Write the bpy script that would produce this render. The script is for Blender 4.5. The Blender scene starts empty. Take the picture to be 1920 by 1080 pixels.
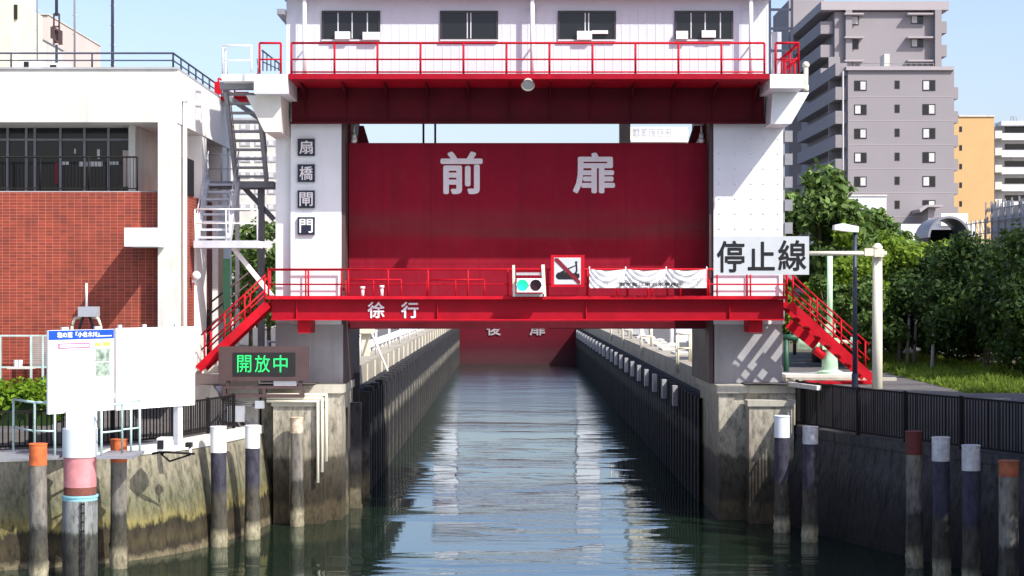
import bpy, bmesh, math, random
import numpy as np
from mathutils import Vector, Matrix
random.seed(7)
R = math.radians
S = bpy.context.scene
COL = S.collection

# ------------------------------------------------------------------ camera, sky, sun, exposure
K, CX, CY, EYE = 3500.0, 958.0, 548.0, 7.0        # focal length in px of the 1920 px photograph, vanishing point, eye height over the water
cam = bpy.data.objects.new("camera", bpy.data.cameras.new("camera"))
COL.objects.link(cam)
cam.location = (0, 0, EYE)
cam.rotation_euler = (R(90), 0, 0)
cam.data.sensor_width = 36
cam.data.lens = K / 1920 * 36
cam.data.shift_x = (960 - CX) / 1920
cam.data.shift_y = (CY - 540) / 1920
cam.data.clip_end = 6000
cam.data.clip_start = 0.5
S.camera = cam

SUN = Vector((0.75, -0.70, 1.0)).normalized()
world = bpy.data.worlds.new("World")
S.world = world
world.use_nodes = True
wn = world.node_tree
sky = wn.nodes.new("ShaderNodeTexSky")
sky.sky_type = 'NISHITA'
sky.sun_disc = False
sky.sun_elevation = math.asin(SUN.z)
sky.sun_rotation = math.atan2(SUN.x, SUN.y)
sky.air_density = 1.0
sky.dust_density = 2.2
sky.ozone_density = 2.2
wn.nodes["Background"].inputs["Strength"].default_value = 0.148
tint = wn.nodes.new("ShaderNodeMix"); tint.data_type = 'RGBA'; tint.blend_type = 'MULTIPLY'
tint.inputs[0].default_value = 1; tint.inputs[7].default_value = (1.05, .985, 1.05, 1)      # the phone's violet-leaning white balance
wn.links.new(sky.outputs[0], tint.inputs[6])
wn.links.new(tint.outputs[2], wn.nodes["Background"].inputs["Color"])
sun = bpy.data.objects.new("sun", bpy.data.lights.new("sun", 'SUN'))
COL.objects.link(sun)
sun.rotation_euler = SUN.to_track_quat('Z', 'Y').to_euler()
sun.data.energy = 4.3
sun.data.angle = R(0.5)
sun.data.color = (1.0, 0.955, 0.89)
S.view_settings.view_transform = 'Standard'
S.view_settings.look = 'None'
S.view_settings.exposure = 0.62
S.view_settings.gamma = 1

# ------------------------------------------------------------------ helpers
def X(px, Y): return (px - CX) * Y / K
def Z(py, Y): return EYE - (py - CY) * Y / K
def P(px, py, Y): return Vector((X(px, Y), Y, Z(py, Y)))

WL = {}
def tag(o, label=None, cat=None, group=None, kind=None):
    if label: o["label"] = label
    if cat: o["category"] = cat
    if group: o["group"] = group
    if kind: o["kind"] = kind
    return o
def thing(name, label, cat, loc=(0, 0, 0), group=None):
    o = bpy.data.objects.new(name, None)
    COL.objects.link(o)
    o.location = loc
    o.empty_display_size = .2
    WL[o.name] = Vector(loc)
    return tag(o, label, cat, group)
def kids(o): return [c for c in bpy.data.objects if c.parent == o]
def copy_tree(o, loc=None, label=None, parent=None):
    c = o.copy(); COL.objects.link(c)
    c.parent = parent
    if loc is not None: c.location = loc
    if label: c["label"] = label
    WL[c.name] = Vector(loc) if loc is not None else WL.get(o.name, Vector())
    for k in kids(o): copy_tree(k, None, None, c)
    return c

class MB:
    def __init__(s): s.v = []; s.f = []; s.sm = []
    def add(s, vs, fs, smooth=False):
        n = len(s.v); s.v += [Vector(v) for v in vs]
        for f in fs: s.f.append([i + n for i in f]); s.sm.append(smooth)
        return s
    def box(s, x0, x1, y0, y1, z0, z1):
        vs = [(x, y, z) for z in (z0, z1) for y in (y0, y1) for x in (x0, x1)]
        return s.add(vs, [(0, 2, 3, 1), (4, 5, 7, 6), (0, 1, 5, 4), (2, 6, 7, 3), (0, 4, 6, 2), (1, 3, 7, 5)])
    def pbox(s, px0, px1, py0, py1, Y0, Y1):                 # box whose front face, at distance Y0, covers these pixels
        return s.box(X(px0, Y0), X(px1, Y0), Y0, Y1, Z(py1, Y0), Z(py0, Y0))
    def bar(s, p, q, w, h=None, up=(0, 0, 1)):
        p, q = Vector(p), Vector(q); d = (q - p).normalized(); u = Vector(up)
        if abs(d.dot(u)) > .99: u = Vector((0, 1, 0))
        a = d.cross(u).normalized() * w / 2; b = a.cross(d).normalized() * (h or w) / 2
        vs = [p - a - b, p + a - b, p + a + b, p - a + b, q - a - b, q + a - b, q + a + b, q - a + b]
        return s.add(vs, [(3, 2, 1, 0), (4, 5, 6, 7), (0, 1, 5, 4), (1, 2, 6, 5), (2, 3, 7, 6), (3, 0, 4, 7)])
    def tube(s, p, q, r0, r1=None, n=10, cap=True):
        p, q = Vector(p), Vector(q); r1 = r0 if r1 is None else r1
        d = (q - p).normalized(); u = Vector((0, 0, 1)) if abs(d.z) < .9 else Vector((1, 0, 0))
        a = d.cross(u).normalized(); b = d.cross(a).normalized()
        vs = []
        for c, r in ((p, r0), (q, r1)):
            for i in range(n):
                t = 2 * math.pi * i / n
                vs.append(c + a * r * math.cos(t) + b * r * math.sin(t))
        k = len(s.v); s.add(vs, [(i, i + n, (i + 1) % n + n, (i + 1) % n) for i in range(n)], True)
        if cap: s.f += [[k + i for i in range(n)], [k + n + i for i in reversed(range(n))]]; s.sm += [False, False]
        return s
    def path(s, pts, r, n=8):
        for a, b in zip(pts[:-1], pts[1:]): s.tube(a, b, r, n=n)
        for a in pts[1:-1]: s.ball(a, r, 6, 4)
        return s
    def ball(s, c, r, n=12, m=8, sz=1.0):
        c = Vector(c); vs = [c + Vector((0, 0, r * sz))]
        for j in range(1, m):
            for i in range(n):
                t, f = 2 * math.pi * i / n, math.pi * j / m
                vs.append(c + Vector((r * math.sin(f) * math.cos(t), r * math.sin(f) * math.sin(t), r * sz * math.cos(f))))
        vs.append(c - Vector((0, 0, r * sz)))
        fs = [(0, 1 + i, 1 + (i + 1) % n) for i in range(n)]
        for j in range(m - 2):
            for i in range(n):
                a, b = 1 + j * n + i, 1 + j * n + (i + 1) % n
                fs.append((a, a + n, b + n, b))
        e = len(vs) - 1; k = 1 + (m - 2) * n
        fs += [(k + i, e, k + (i + 1) % n) for i in range(n)]
        return s.add(vs, fs, True)
    def lathe(s, c, prof, n=24):                              # profile of (radius, height) about a vertical axis, closed top and bottom
        c = Vector(c)
        def ring(r, z): return [c + Vector((r * math.cos(2 * math.pi * i / n), r * math.sin(2 * math.pi * i / n), z)) for i in range(n)]
        for (r0, z0), (r1, z1) in zip(prof[:-1], prof[1:]):
            s.add(ring(r0, z0) + ring(r1, z1), [(i, (i + 1) % n, (i + 1) % n + n, i + n) for i in range(n)], True)
        s.add(ring(*prof[0]), [tuple(reversed(range(n)))]); s.add(ring(*prof[-1]), [tuple(range(n))])
        return s
    def prism(s, poly, y0, y1):                               # polygon in x,z extruded along y
        n = len(poly)
        if sum(poly[i][0] * poly[(i + 1) % n][1] - poly[(i + 1) % n][0] * poly[i][1] for i in range(n)) < 0: poly = poly[::-1]
        vs = [(x, y0, z) for x, z in poly] + [(x, y1, z) for x, z in poly]
        return s.add(vs, [tuple(range(n)), tuple(reversed(range(n, 2 * n)))] + [(i, i + n, (i + 1) % n + n, (i + 1) % n) for i in range(n)])
    def prism_x(s, poly, x0, x1):                             # polygon in y,z extruded along x
        n = len(poly)
        if sum(poly[i][0] * poly[(i + 1) % n][1] - poly[(i + 1) % n][0] * poly[i][1] for i in range(n)) < 0: poly = poly[::-1]
        vs = [(x0, y, z) for y, z in poly] + [(x1, y, z) for y, z in poly]
        return s.add(vs, [tuple(reversed(range(n))), tuple(range(n, 2 * n))] + [(i, (i + 1) % n, (i + 1) % n + n, i + n) for i in range(n)])
    def prism_z(s, poly, z0, z1):
        n = len(poly)
        if sum(poly[i][0] * poly[(i + 1) % n][1] - poly[(i + 1) % n][0] * poly[i][1] for i in range(n)) < 0: poly = poly[::-1]
        vs = [(x, y, z0) for x, y in poly] + [(x, y, z1) for x, y in poly]
        return s.add(vs, [tuple(reversed(range(n))), tuple(range(n, 2 * n))] + [(i, (i + 1) % n, (i + 1) % n + n, i + n) for i in range(n)])
    def rail(s, p, q, h, n, r=.03, mids=(.5,), posts=True, skip=()):
        p, q = Vector(p), Vector(q); U = Vector((0, 0, h))
        if posts:
            for i in range(n + 1):
                if i in skip: continue
                a = p.lerp(q, i / n); s.tube(a, a + U, r, n=8)
        s.tube(p + U, q + U, r * 1.05, n=8)
        for m in mids: s.tube(p + U * m, q + U * m, r * .75, n=8)
        return s
    def build(s, name, mat, parent=None, origin=None, label=None, cat=None, group=None, kind=None):
        if parent is not None: off = WL[parent.name]
        elif origin is not None: off = Vector(origin)
        else:
            a = np.array([tuple(v) for v in s.v]); off = Vector(((a[:, 0].min() + a[:, 0].max()) / 2, (a[:, 1].min() + a[:, 1].max()) / 2, a[:, 2].min()))
        me = bpy.data.meshes.new(name)
        me.from_pydata([tuple(v - off) for v in s.v], [], s.f)
        me.polygons.foreach_set("use_smooth", s.sm)
        me.update()
        if isinstance(mat, (list, tuple)):
            for m in mat: me.materials.append(m)
        else: me.materials.append(mat)
        o = bpy.data.objects.new(name, me); COL.objects.link(o)
        if parent is not None: o.parent = parent; WL[o.name] = off
        else: o.location = off; WL[o.name] = off
        return tag(o, label, cat, group, kind)

def lettering(s, x0, x1, z0, z1, Y, mat, parent, name="lettering", depth=.012, bold=0.0, fn=None):
    """Text as a mesh facing the camera side (-y), its ink scaled into the rectangle; its face stands at distance Y - depth."""
    cu = bpy.data.curves.new("text_outline", 'FONT'); cu.body = s; cu.size = 1; cu.extrude = .02; cu.resolution_u = 3
    t = bpy.data.objects.new("text_outline", cu); COL.objects.link(t)
    me = bpy.data.meshes.new_from_object(t.evaluated_get(bpy.context.evaluated_depsgraph_get()))
    bpy.data.objects.remove(t); bpy.data.curves.remove(cu)
    if bold:                                                  # heavier strokes: the same outline laid down again, shifted round a small circle
        bm = bmesh.new(); bm.from_mesh(me); src = bm.verts[:] + bm.edges[:] + bm.faces[:]
        for k in range(8):
            g = bmesh.ops.duplicate(bm, geom=src)["geom"]
            bmesh.ops.translate(bm, vec=(bold * math.cos(k * math.pi / 4), bold * math.sin(k * math.pi / 4), .0025 * (k + 1)), verts=[v for v in g if isinstance(v, bmesh.types.BMVert)])
        bm.to_mesh(me); bm.free()
    n = len(me.vertices); a = np.empty(n * 3); me.vertices.foreach_get("co", a); a = a.reshape(-1, 3)
    lo, hi = a.min(0), a.max(0)
    u = (a[:, 0] - lo[0]) / (hi[0] - lo[0]); v = (a[:, 1] - lo[1]) / (hi[1] - lo[1]); w = (a[:, 2] - lo[2]) / max(hi[2] - lo[2], 1e-6)
    b = np.stack([x0 + u * (x1 - x0), Y - w * depth, z0 + v * (z1 - z0)], 1)
    if fn: b = fn(b)
    b -= np.array(tuple(WL[parent.name]))
    me.vertices.foreach_set("co", b.ravel()); me.materials.clear(); me.materials.append(mat); me.name = name
    me.update()
    o = bpy.data.objects.new(name, me); COL.objects.link(o); o.parent = parent; WL[o.name] = WL[parent.name]
    return o

# ------------------------------------------------------------------ materials
def newmat(name):
    m = bpy.data.materials.new(name); m.use_nodes = True
    return m, m.node_tree, m.node_tree.nodes["Principled BSDF"]
def N(nt, t, **kw):
    n = nt.nodes.new(t)
    for k, v in kw.items():
        if k in n.inputs: n.inputs[k].default_value = v
        else: setattr(n, k, v)
    return n
def ramp(nt, fac, stops, interp='LINEAR'):
    r = nt.nodes.new("ShaderNodeValToRGB"); r.color_ramp.interpolation = interp
    e = r.color_ramp.elements
    while len(e) > 1: e.remove(e[-1])
    e[0].position = stops[0][0]; e[0].color = (*stops[0][1], 1)
    for p, c in stops[1:]:
        k = e.new(p); k.color = (*c, 1)
    nt.links.new(fac, r.inputs[0]); return r
def posmap(nt, scale=(1, 1, 1)):
    g = nt.nodes.new("ShaderNodeNewGeometry"); m = nt.nodes.new("ShaderNodeMapping"); m.inputs["Scale"].default_value = scale
    nt.links.new(g.outputs["Position"], m.inputs["Vector"]); return m.outputs[0]
def noise(nt, scale, vec_scale=(1, 1, 1), detail=4, rough=.6):
    n = N(nt, "ShaderNodeTexNoise", Scale=scale, Detail=detail, Roughness=rough)
    nt.links.new(posmap(nt, vec_scale), n.inputs["Vector"]); return n.outputs["Fac"]
def mixc(nt, fac, a, b, mode='MIX'):
    m = nt.nodes.new("ShaderNodeMix"); m.data_type = 'RGBA'; m.blend_type = mode
    if isinstance(fac, float): m.inputs[0].default_value = fac
    else: nt.links.new(fac, m.inputs[0])
    for i, c in ((6, a), (7, b)):
        if isinstance(c, tuple): m.inputs[i].default_value = (*c, 1)
        else: nt.links.new(c, m.inputs[i])
    return m.outputs[2]
def maprange(nt, v, a, b, c=0, d=1):
    m = N(nt, "ShaderNodeMapRange"); m.inputs[1].default_value = a; m.inputs[2].default_value = b; m.inputs[3].default_value = c; m.inputs[4].default_value = d
    nt.links.new(v, m.inputs[0]); return m.outputs[0]
def math_(nt, op, a, b):
    m = nt.nodes.new("ShaderNodeMath"); m.operation = op
    for i, c in ((0, a), (1, b)):
        if isinstance(c, (int, float)): m.inputs[i].default_value = c
        else: nt.links.new(c, m.inputs[i])
    return m.outputs[0]
def posz(nt):
    g = nt.nodes.new("ShaderNodeNewGeometry"); s = nt.nodes.new("ShaderNodeSeparateXYZ"); nt.links.new(g.outputs["Position"], s.inputs[0]); return s.outputs[2]
def paint(name, c, rough=.5, var=.18, scale=2.0, streak=.25, dirt=(.12, .09, .07), metal=0.0, bump=.0, spec=.4):
    """Weathered coat of one colour: soft patches, rain streaks running down, a little dirt."""
    m, nt, b = newmat(name)
    f = noise(nt, scale); g = noise(nt, 5.0, (1, 1, .06), 3)
    dark = tuple(x * (1 - var) for x in c); lite = tuple(min(.9, x * (1 + var * .6)) for x in c)
    base = ramp(nt, f, [(.3, dark), (.7, lite)]).outputs[0]
    st = ramp(nt, g, [(.52, (0, 0, 0)), (.78, (streak,) * 3)]).outputs[0]
    col = mixc(nt, st, base, tuple(dirt))
    nt.links.new(col, b.inputs["Base Color"])
    b.inputs["Roughness"].default_value = rough; b.inputs["Metallic"].default_value = metal
    b.inputs["Specular IOR Level"].default_value = spec
    rr = ramp(nt, f, [(.3, (rough * .85,) * 3), (.7, (min(1, rough * 1.15),) * 3)]).outputs[0]
    nt.links.new(rr, b.inputs["Roughness"])
    if bump:
        bn = N(nt, "ShaderNodeBump", Strength=bump, Distance=.02); nt.links.new(noise(nt, scale * 8), bn.inputs["Height"]); nt.links.new(bn.outputs[0], b.inputs["Normal"])
    return m
def glow(name, c, st):
    m, nt, b = newmat(name); b.inputs["Base Color"].default_value = (*c, 1)
    b.inputs["Emission Color"].default_value = (*c, 1); b.inputs["Emission Strength"].default_value = st; return m

M = {}
M['white'] = paint('white_paint', (.72, .755, .78), .5, .06, 1.2, .10, (.35, .33, .30))
M['sunlit_white'] = paint('sunlit_white_render', (.84, .83, .80), .7, .05, 1.2, .08, (.5, .47, .42))  # whiter than the front concrete so the building's side faces look sunlit
M['trim_white'] = paint('gloss_white_paint', (.80, .80, .80), .4, .05, 3, .08, (.4, .36, .3))
M['red'] = paint('bright_red_paint', (.47, .007, .018), .55, .28, 1.6, .35, (.22, .03, .03), spec=.12)
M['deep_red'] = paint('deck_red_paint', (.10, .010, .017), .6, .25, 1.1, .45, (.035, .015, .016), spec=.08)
M['grey_steel'] = paint('grey_steel_paint', (.23, .235, .26), .5, .15, 2, .2)
M['pale_steel'] = paint('pale_steel_paint', (.50, .52, .58), .5, .1, 2, .15)
M['plinth'] = paint('grey_plinth_paint', (.36, .36, .37), .6, .14, 1.2, .2, (.14, .12, .10))
M['concrete'] = paint('concrete', (.43, .41, .34), .85, .22, .9, .45, (.16, .14, .10), bump=.3)
M['quay_coping'] = paint('stained_coping', (.34, .31, .25), .9, .3, .8, .6, (.10, .085, .06), bump=.3)
M['pale_concrete'] = paint('pale_concrete', (.60, .585, .53), .85, .14, 1.0, .3, (.25, .22, .18), bump=.2)
M['clad'] = paint('house_cladding', (.57, .60, .65), .55, .06, .8, .08, (.4, .38, .36))
M['black_steel'] = paint('black_steel', (.012, .0115, .012), .6, .2, 2, .1, spec=.12)
M['dark_steel'] = paint('dark_navy_steel', (.035, .045, .075), .5, .2, 2, .1)
M['brown'] = paint('brown_steel', (.07, .042, .042), .6, .15, 2, .2)
M['rubber'] = paint('fender_rubber', (.022, .021, .023), .7, .3, 3, .2, (.09, .08, .06))
M['navy_sign'] = paint('navy_plate', (.012, .017, .035), .35, .1, 4, .05)
M['sign_grey'] = paint('sign_grey', (.50, .53, .54), .5, .05, 3, .1, (.3, .28, .25))
M['faded_letter'] = paint('faded_letter', (.30, .26, .27), .7, .2, 3, .2)
M['letter_grey'] = paint('letter_grey', (.76, .74, .74), .6, .08, 3, .05)
M['black'] = paint('sign_black', (.008, .008, .009), .5, .1, 5, 0)
M['glass'] = paint('dark_glass', (.014, .015, .017), .08, .1, .6, 0, spec=.35)
M['window_frame'] = paint('bronze_window_frame', (.035, .03, .028), .4, .1, 3, 0)
M['alu'] = paint('aluminium', (.55, .56, .58), .4, .08, 3, .05)
M['green_paint'] = paint('pale_green_paint', (.40, .58, .43), .5, .2, 3, .3, (.12, .10, .06))
M['light_green'] = paint('light_green_paint', (.45, .66, .45), .45, .1, 3, .15)
M['dark_green'] = paint('dark_green_paint', (.02, .08, .045), .5, .15, 3, .1)
M['teal'] = paint('teal_rail_paint', (.45, .60, .57), .5, .12, 3, .15)
M['cream'] = paint('cream_paint', (.70, .66, .52), .5, .08, 2, .12)
M['grey_box'] = paint('grey_enclosure', (.33, .35, .38), .5, .08, 3, .1)
M['orange_door'] = paint('orange_door', (.62, .34, .14), .55, .1, 2, .1)
M['orange'] = paint('orange_rust_cap', (.50, .115, .03), .7, .35, 6, .5, (.14, .04, .02))
M['bark'] = paint('bark', (.10, .08, .06), .9, .35, 6, .2, bump=.6)
M['cable'] = paint('grey_cable', (.10, .10, .105), .6, .1, 4, 0)
M['asphalt'] = paint('asphalt', (.105, .098, .095), .9, .25, .8, 0, bump=.3)
M['soil'] = paint('soil', (.10, .085, .05), .95, .3, 1.5, 0, bump=.4)
M['mauve_wall'] = paint('mauve_render', (.262, .246, .255), .8, .06, .3, .12, (.2, .18, .18))
M['mauve_line'] = paint('mauve_joint', (.36, .33, .34), .8, .04, .5, 0)
M['ochre_wall'] = paint('ochre_tile', (.55, .36, .16), .75, .06, .4, .06)
M['pink_wall'] = paint('pinkish_render', (.62, .50, .45), .8, .06, .3, .1)
M['roof_red'] = paint('deck_edge_red', (.32, .006, .018), .5, .15, 2, .1, (.1, .02, .03), spec=.12)
M['curtain'] = paint('curtain_white', (.55, .55, .54), .8, .15, 3, 0)
M['navy_pile'] = paint('navy_pile', (.05, .05, .09), .5, .1, 3, .1)
M['green_lens'] = glow('green_lens', (.01, .75, .40), .5)
M['led'] = glow('green_led', (.012, .7, .14), .34)
M['dark_lens'] = paint('dark_red_lens', (.03, .006, .012), .2, .1, 3, 0)
M['blue_print'] = paint('blue_print', (.012, .07, .42), .4, .05, 3, 0)
M['magenta'] = paint('magenta_print', (.42, .03, .17), .5, .05, 3, 0)
M['print_orange'] = paint('orange_print', (.75, .45, .12), .5, .1, 3, 0)
M['faint_print'] = paint('faint_print', (.66, .64, .70), .6, .1, 3, 0)
M['photo_green'] = paint('photo_print', (.30, .38, .31), .5, .7, 9, 0)
M['pink_sign'] = paint('lilac_print', (.74, .60, .72), .5, .05, 3, 0)
M['sign_red'] = paint('sign_red', (.17, .006, .014), .5, .1, 4, 0)
M['screen_dark'] = paint('led_screen', (.018, .018, .017), .35, .1, 4, 0)

def leaf_mat(name, dark, lite, trans=.25):
    m, nt, b = newmat(name)
    g = nt.nodes.new("ShaderNodeNewGeometry")
    r = ramp(nt, g.outputs["Random Per Island"], [(0, dark), (.6, tuple((a + c) / 2 for a, c in zip(dark, lite))), (1, lite)])
    nz = noise(nt, .9, detail=2)
    c2 = mixc(nt, maprange(nt, nz, .35, .65, 0, .55), r.outputs[0], tuple(x * .55 for x in dark))
    nt.links.new(c2, b.inputs["Base Color"]); b.inputs["Roughness"].default_value = .6; b.inputs["Specular IOR Level"].default_value = .15
    t = nt.nodes.new("ShaderNodeBsdfTranslucent"); nt.links.new(mixc(nt, .5, c2, (.20, .30, .03)), t.inputs[0])
    mx = nt.nodes.new("ShaderNodeMixShader"); mx.inputs[0].default_value = trans
    nt.links.new(b.outputs[0], mx.inputs[1]); nt.links.new(t.outputs[0], mx.inputs[2])
    nt.links.new(mx.outputs[0], nt.nodes["Material Output"].inputs[0]); return m
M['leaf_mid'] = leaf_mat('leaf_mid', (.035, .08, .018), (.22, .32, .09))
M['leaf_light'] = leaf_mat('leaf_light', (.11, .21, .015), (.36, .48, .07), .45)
M['leaf_dark'] = leaf_mat('leaf_dark', (.012, .028, .009), (.055, .105, .024), .2)  # evergreen green, darkened further to deepen the shade among the trees
M['leaf_hedge'] = leaf_mat('leaf_hedge', (.10, .22, .012), (.30, .46, .04), .4)
M['grass'] = leaf_mat('grass', (.10, .17, .02), (.27, .36, .06), .4)

def tide_wall(name, stops, nz=.35, zs=4.0, rough=.85, stripe=0.0):
    """Masonry whose colour changes with the height of the tide: stops are (height in metres, colour), with a ragged edge and stains."""
    m, nt, b = newmat(name)
    z = posz(nt); n1 = noise(nt, 1.3, (1, 1, .5), 6, .7); n2 = noise(nt, 7.0, (1, 1, .35), 5, .7)
    zz = math_(nt, 'ADD', z, math_(nt, 'MULTIPLY', math_(nt, 'SUBTRACT', n1, .5), nz * 2.2))
    zz = math_(nt, 'ADD', zz, math_(nt, 'MULTIPLY', math_(nt, 'SUBTRACT', n2, .5), nz))
    f = maprange(nt, zz, -.5, zs)
    r = ramp(nt, f, [((h + .5) / (zs + .5), c) for h, c in stops])
    sp = ramp(nt, n2, [(.33, (.38,) * 3), (.52, (.95,) * 3), (.7, (1.25,) * 3)]).outputs[0]
    c = mixc(nt, 1.0, r.outputs[0], sp, 'MULTIPLY')
    st = ramp(nt, noise(nt, 3.5, (1, 1, .07), 4), [(.5, (1,) * 3), (.75, (.55,) * 3)]).outputs[0]
    c = mixc(nt, .8, c, st, 'MULTIPLY')
    nt.links.new(c, b.inputs["Base Color"]); b.inputs["Roughness"].default_value = rough; b.inputs["Specular IOR Level"].default_value = .25
    bn = N(nt, "ShaderNodeBump", Strength=.5, Distance=.04); nt.links.new(n2, bn.inputs["Height"]); nt.links.new(bn.outputs[0], b.inputs["Normal"])
    return m
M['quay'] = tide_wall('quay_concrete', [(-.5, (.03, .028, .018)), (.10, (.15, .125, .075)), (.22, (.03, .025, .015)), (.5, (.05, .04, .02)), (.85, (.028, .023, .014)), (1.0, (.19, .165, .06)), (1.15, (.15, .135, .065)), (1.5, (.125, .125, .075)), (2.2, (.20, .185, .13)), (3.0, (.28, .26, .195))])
M['quay_shaded'] = tide_wall('quay_shaded_concrete', [(-.5, (.012, .012, .012)), (.9, (.02, .02, .02)), (1.5, (.028, .028, .028)), (1.9, (.046, .046, .046)), (3, (.062, .062, .062))])  # the right bank's shade is put into this colour, making it near black
M['pier'] = tide_wall('pier_concrete', [(-.5, (.04, .035, .022)), (.5, (.07, .055, .03)), (.7, (.03, .025, .016)), (1.2, (.045, .037, .025)), (1.9, (.085, .075, .055)), (2.05, (.24, .215, .16)), (4.0, (.44, .41, .33))], .15, 4.5)
M['pile'] = tide_wall('pile_steel', [(-.5, (.05, .045, .03)), (.35, (.30, .27, .18)), (.6, (.07, .065, .045)), (1.35, (.05, .048, .042)), (1.5, (.17, .16, .14)), (3.2, (.20, .18, .15))], .2, 3.5)
M['pile_navy'] = tide_wall('pile_navy_steel', [(-.5, (.05, .045, .03)), (.3, (.34, .31, .2)), (.55, (.06, .055, .04)), (1.4, (.06, .055, .045)), (1.55, (.045, .043, .055)), (1.62, (.042, .04, .058)), (3.2, (.05, .048, .068))], .12, 3.5)
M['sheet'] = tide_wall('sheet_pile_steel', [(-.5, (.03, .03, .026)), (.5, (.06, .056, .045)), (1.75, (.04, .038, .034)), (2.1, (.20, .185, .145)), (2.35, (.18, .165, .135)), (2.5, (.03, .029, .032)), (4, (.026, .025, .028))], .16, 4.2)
M['sheet_shaded'] = tide_wall('sheet_pile_shaded', [(-.5, (.018, .018, .018)), (1.8, (.020, .020, .020)), (2.1, (.06, .058, .055)), (2.4, (.06, .058, .055)), (2.6, (.022, .022, .025)), (4, (.022, .022, .025))], .16, 4.2)  # sheet colours darkened for the shaded wall and for shade between posts
M['fender'] = tide_wall('fender_timber', [(-.5, (.05, .042, .025)), (.6, (.16, .14, .09)), (1.2, (.05, .048, .045)), (1.6, (.13, .12, .11)), (1.95, (.06, .058, .06)), (2.1, (.035, .033, .037)), (4, (.033, .031, .035))], .2, 4.5)
M['big_pile'] = tide_wall('big_pile_steel', [(-.5, (.03, .028, .022)), (.55, (.05, .05, .042)), (1.05, (.07, .072, .062)), (1.15, (.19, .20, .19)), (1.8, (.23, .24, .235))], .12, 3.5)
M['leaf_gate'] = None
def gate_mat():
    m, nt, b = newmat('gate_leaf_paint')
    z = posz(nt); h = noise(nt, 1.0, (.15, 1, 3.0), 5); f = noise(nt, .7)
    base = ramp(nt, f, [(.3, (.205, .007, .018)), (.7, (.27, .011, .026))]).outputs[0]
    band = math_(nt, 'MULTIPLY', maprange(nt, z, 8.6, 8.9), maprange(nt, z, 9.9, 9.2))
    wf = math_(nt, 'MULTIPLY', band, maprange(nt, h, .3, .7, .1, .75))
    c = mixc(nt, wf, base, (.13, .05, .045))
    up = math_(nt, 'MULTIPLY', maprange(nt, z, 9.0, 9.6), .5)
    c = mixc(nt, up, c, (.24, .009, .030))
    st = ramp(nt, noise(nt, 2.2, (1, 1, .05), 5, .7), [(.5, (0, 0, 0)), (.8, (.5,) * 3)]).outputs[0]
    c = mixc(nt, st, c, (.11, .012, .016)); fd = ramp(nt, noise(nt, 3.0, (1, 1, .4), 6, .7), [(.5, (0, 0, 0)), (.78, (.2,) * 3)]).outputs[0]
    c = mixc(nt, fd, c, (.26, .05, .06))
    nt.links.new(c, b.inputs["Base Color"]); b.inputs["Roughness"].default_value = .6; b.inputs["Specular IOR Level"].default_value = .08
    return m
M['leaf_gate'] = gate_mat()
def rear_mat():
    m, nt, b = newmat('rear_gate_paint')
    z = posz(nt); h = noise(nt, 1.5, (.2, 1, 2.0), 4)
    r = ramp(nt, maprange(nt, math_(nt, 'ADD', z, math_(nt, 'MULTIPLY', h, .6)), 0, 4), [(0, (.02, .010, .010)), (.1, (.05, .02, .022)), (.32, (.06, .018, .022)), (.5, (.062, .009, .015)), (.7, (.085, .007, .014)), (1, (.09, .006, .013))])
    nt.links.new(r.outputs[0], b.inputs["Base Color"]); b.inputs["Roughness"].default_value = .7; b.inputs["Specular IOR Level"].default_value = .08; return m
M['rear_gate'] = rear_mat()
def brick_mat():
    m, nt, b = newmat('red_brick_tile')
    g = nt.nodes.new("ShaderNodeNewGeometry"); s = nt.nodes.new("ShaderNodeSeparateXYZ"); nt.links.new(g.outputs["Position"], s.inputs[0])
    c = nt.nodes.new("ShaderNodeCombineXYZ"); nt.links.new(math_(nt, 'ADD', s.outputs[0], s.outputs[1]), c.inputs[0]); nt.links.new(s.outputs[2], c.inputs[1])
    br = N(nt, "ShaderNodeTexBrick", offset=0.0, squash=1.0)
    nt.links.new(c.outputs[0], br.inputs["Vector"])
    br.inputs["Scale"].default_value = 1; br.inputs["Brick Width"].default_value = .21; br.inputs["Row Height"].default_value = .09
    br.inputs["Mortar Size"].default_value = .006; br.inputs["Mortar Smooth"].default_value = .3; br.inputs["Bias"].default_value = -.2
    br.inputs["Color1"].default_value = (.245, .036, .018, 1); br.inputs["Color2"].default_value = (.15, .024, .014, 1); br.inputs["Mortar"].default_value = (.42, .15, .09, 1)
    p = ramp(nt, noise(nt, 1.2), [(.3, (.75,) * 3), (.7, (1.2,) * 3)]).outputs[0]
    nt.links.new(mixc(nt, 1.0, br.outputs["Color"], p, 'MULTIPLY'), b.inputs["Base Color"]); b.inputs["Roughness"].default_value = .75
    return m
M['brick'] = brick_mat()
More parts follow.
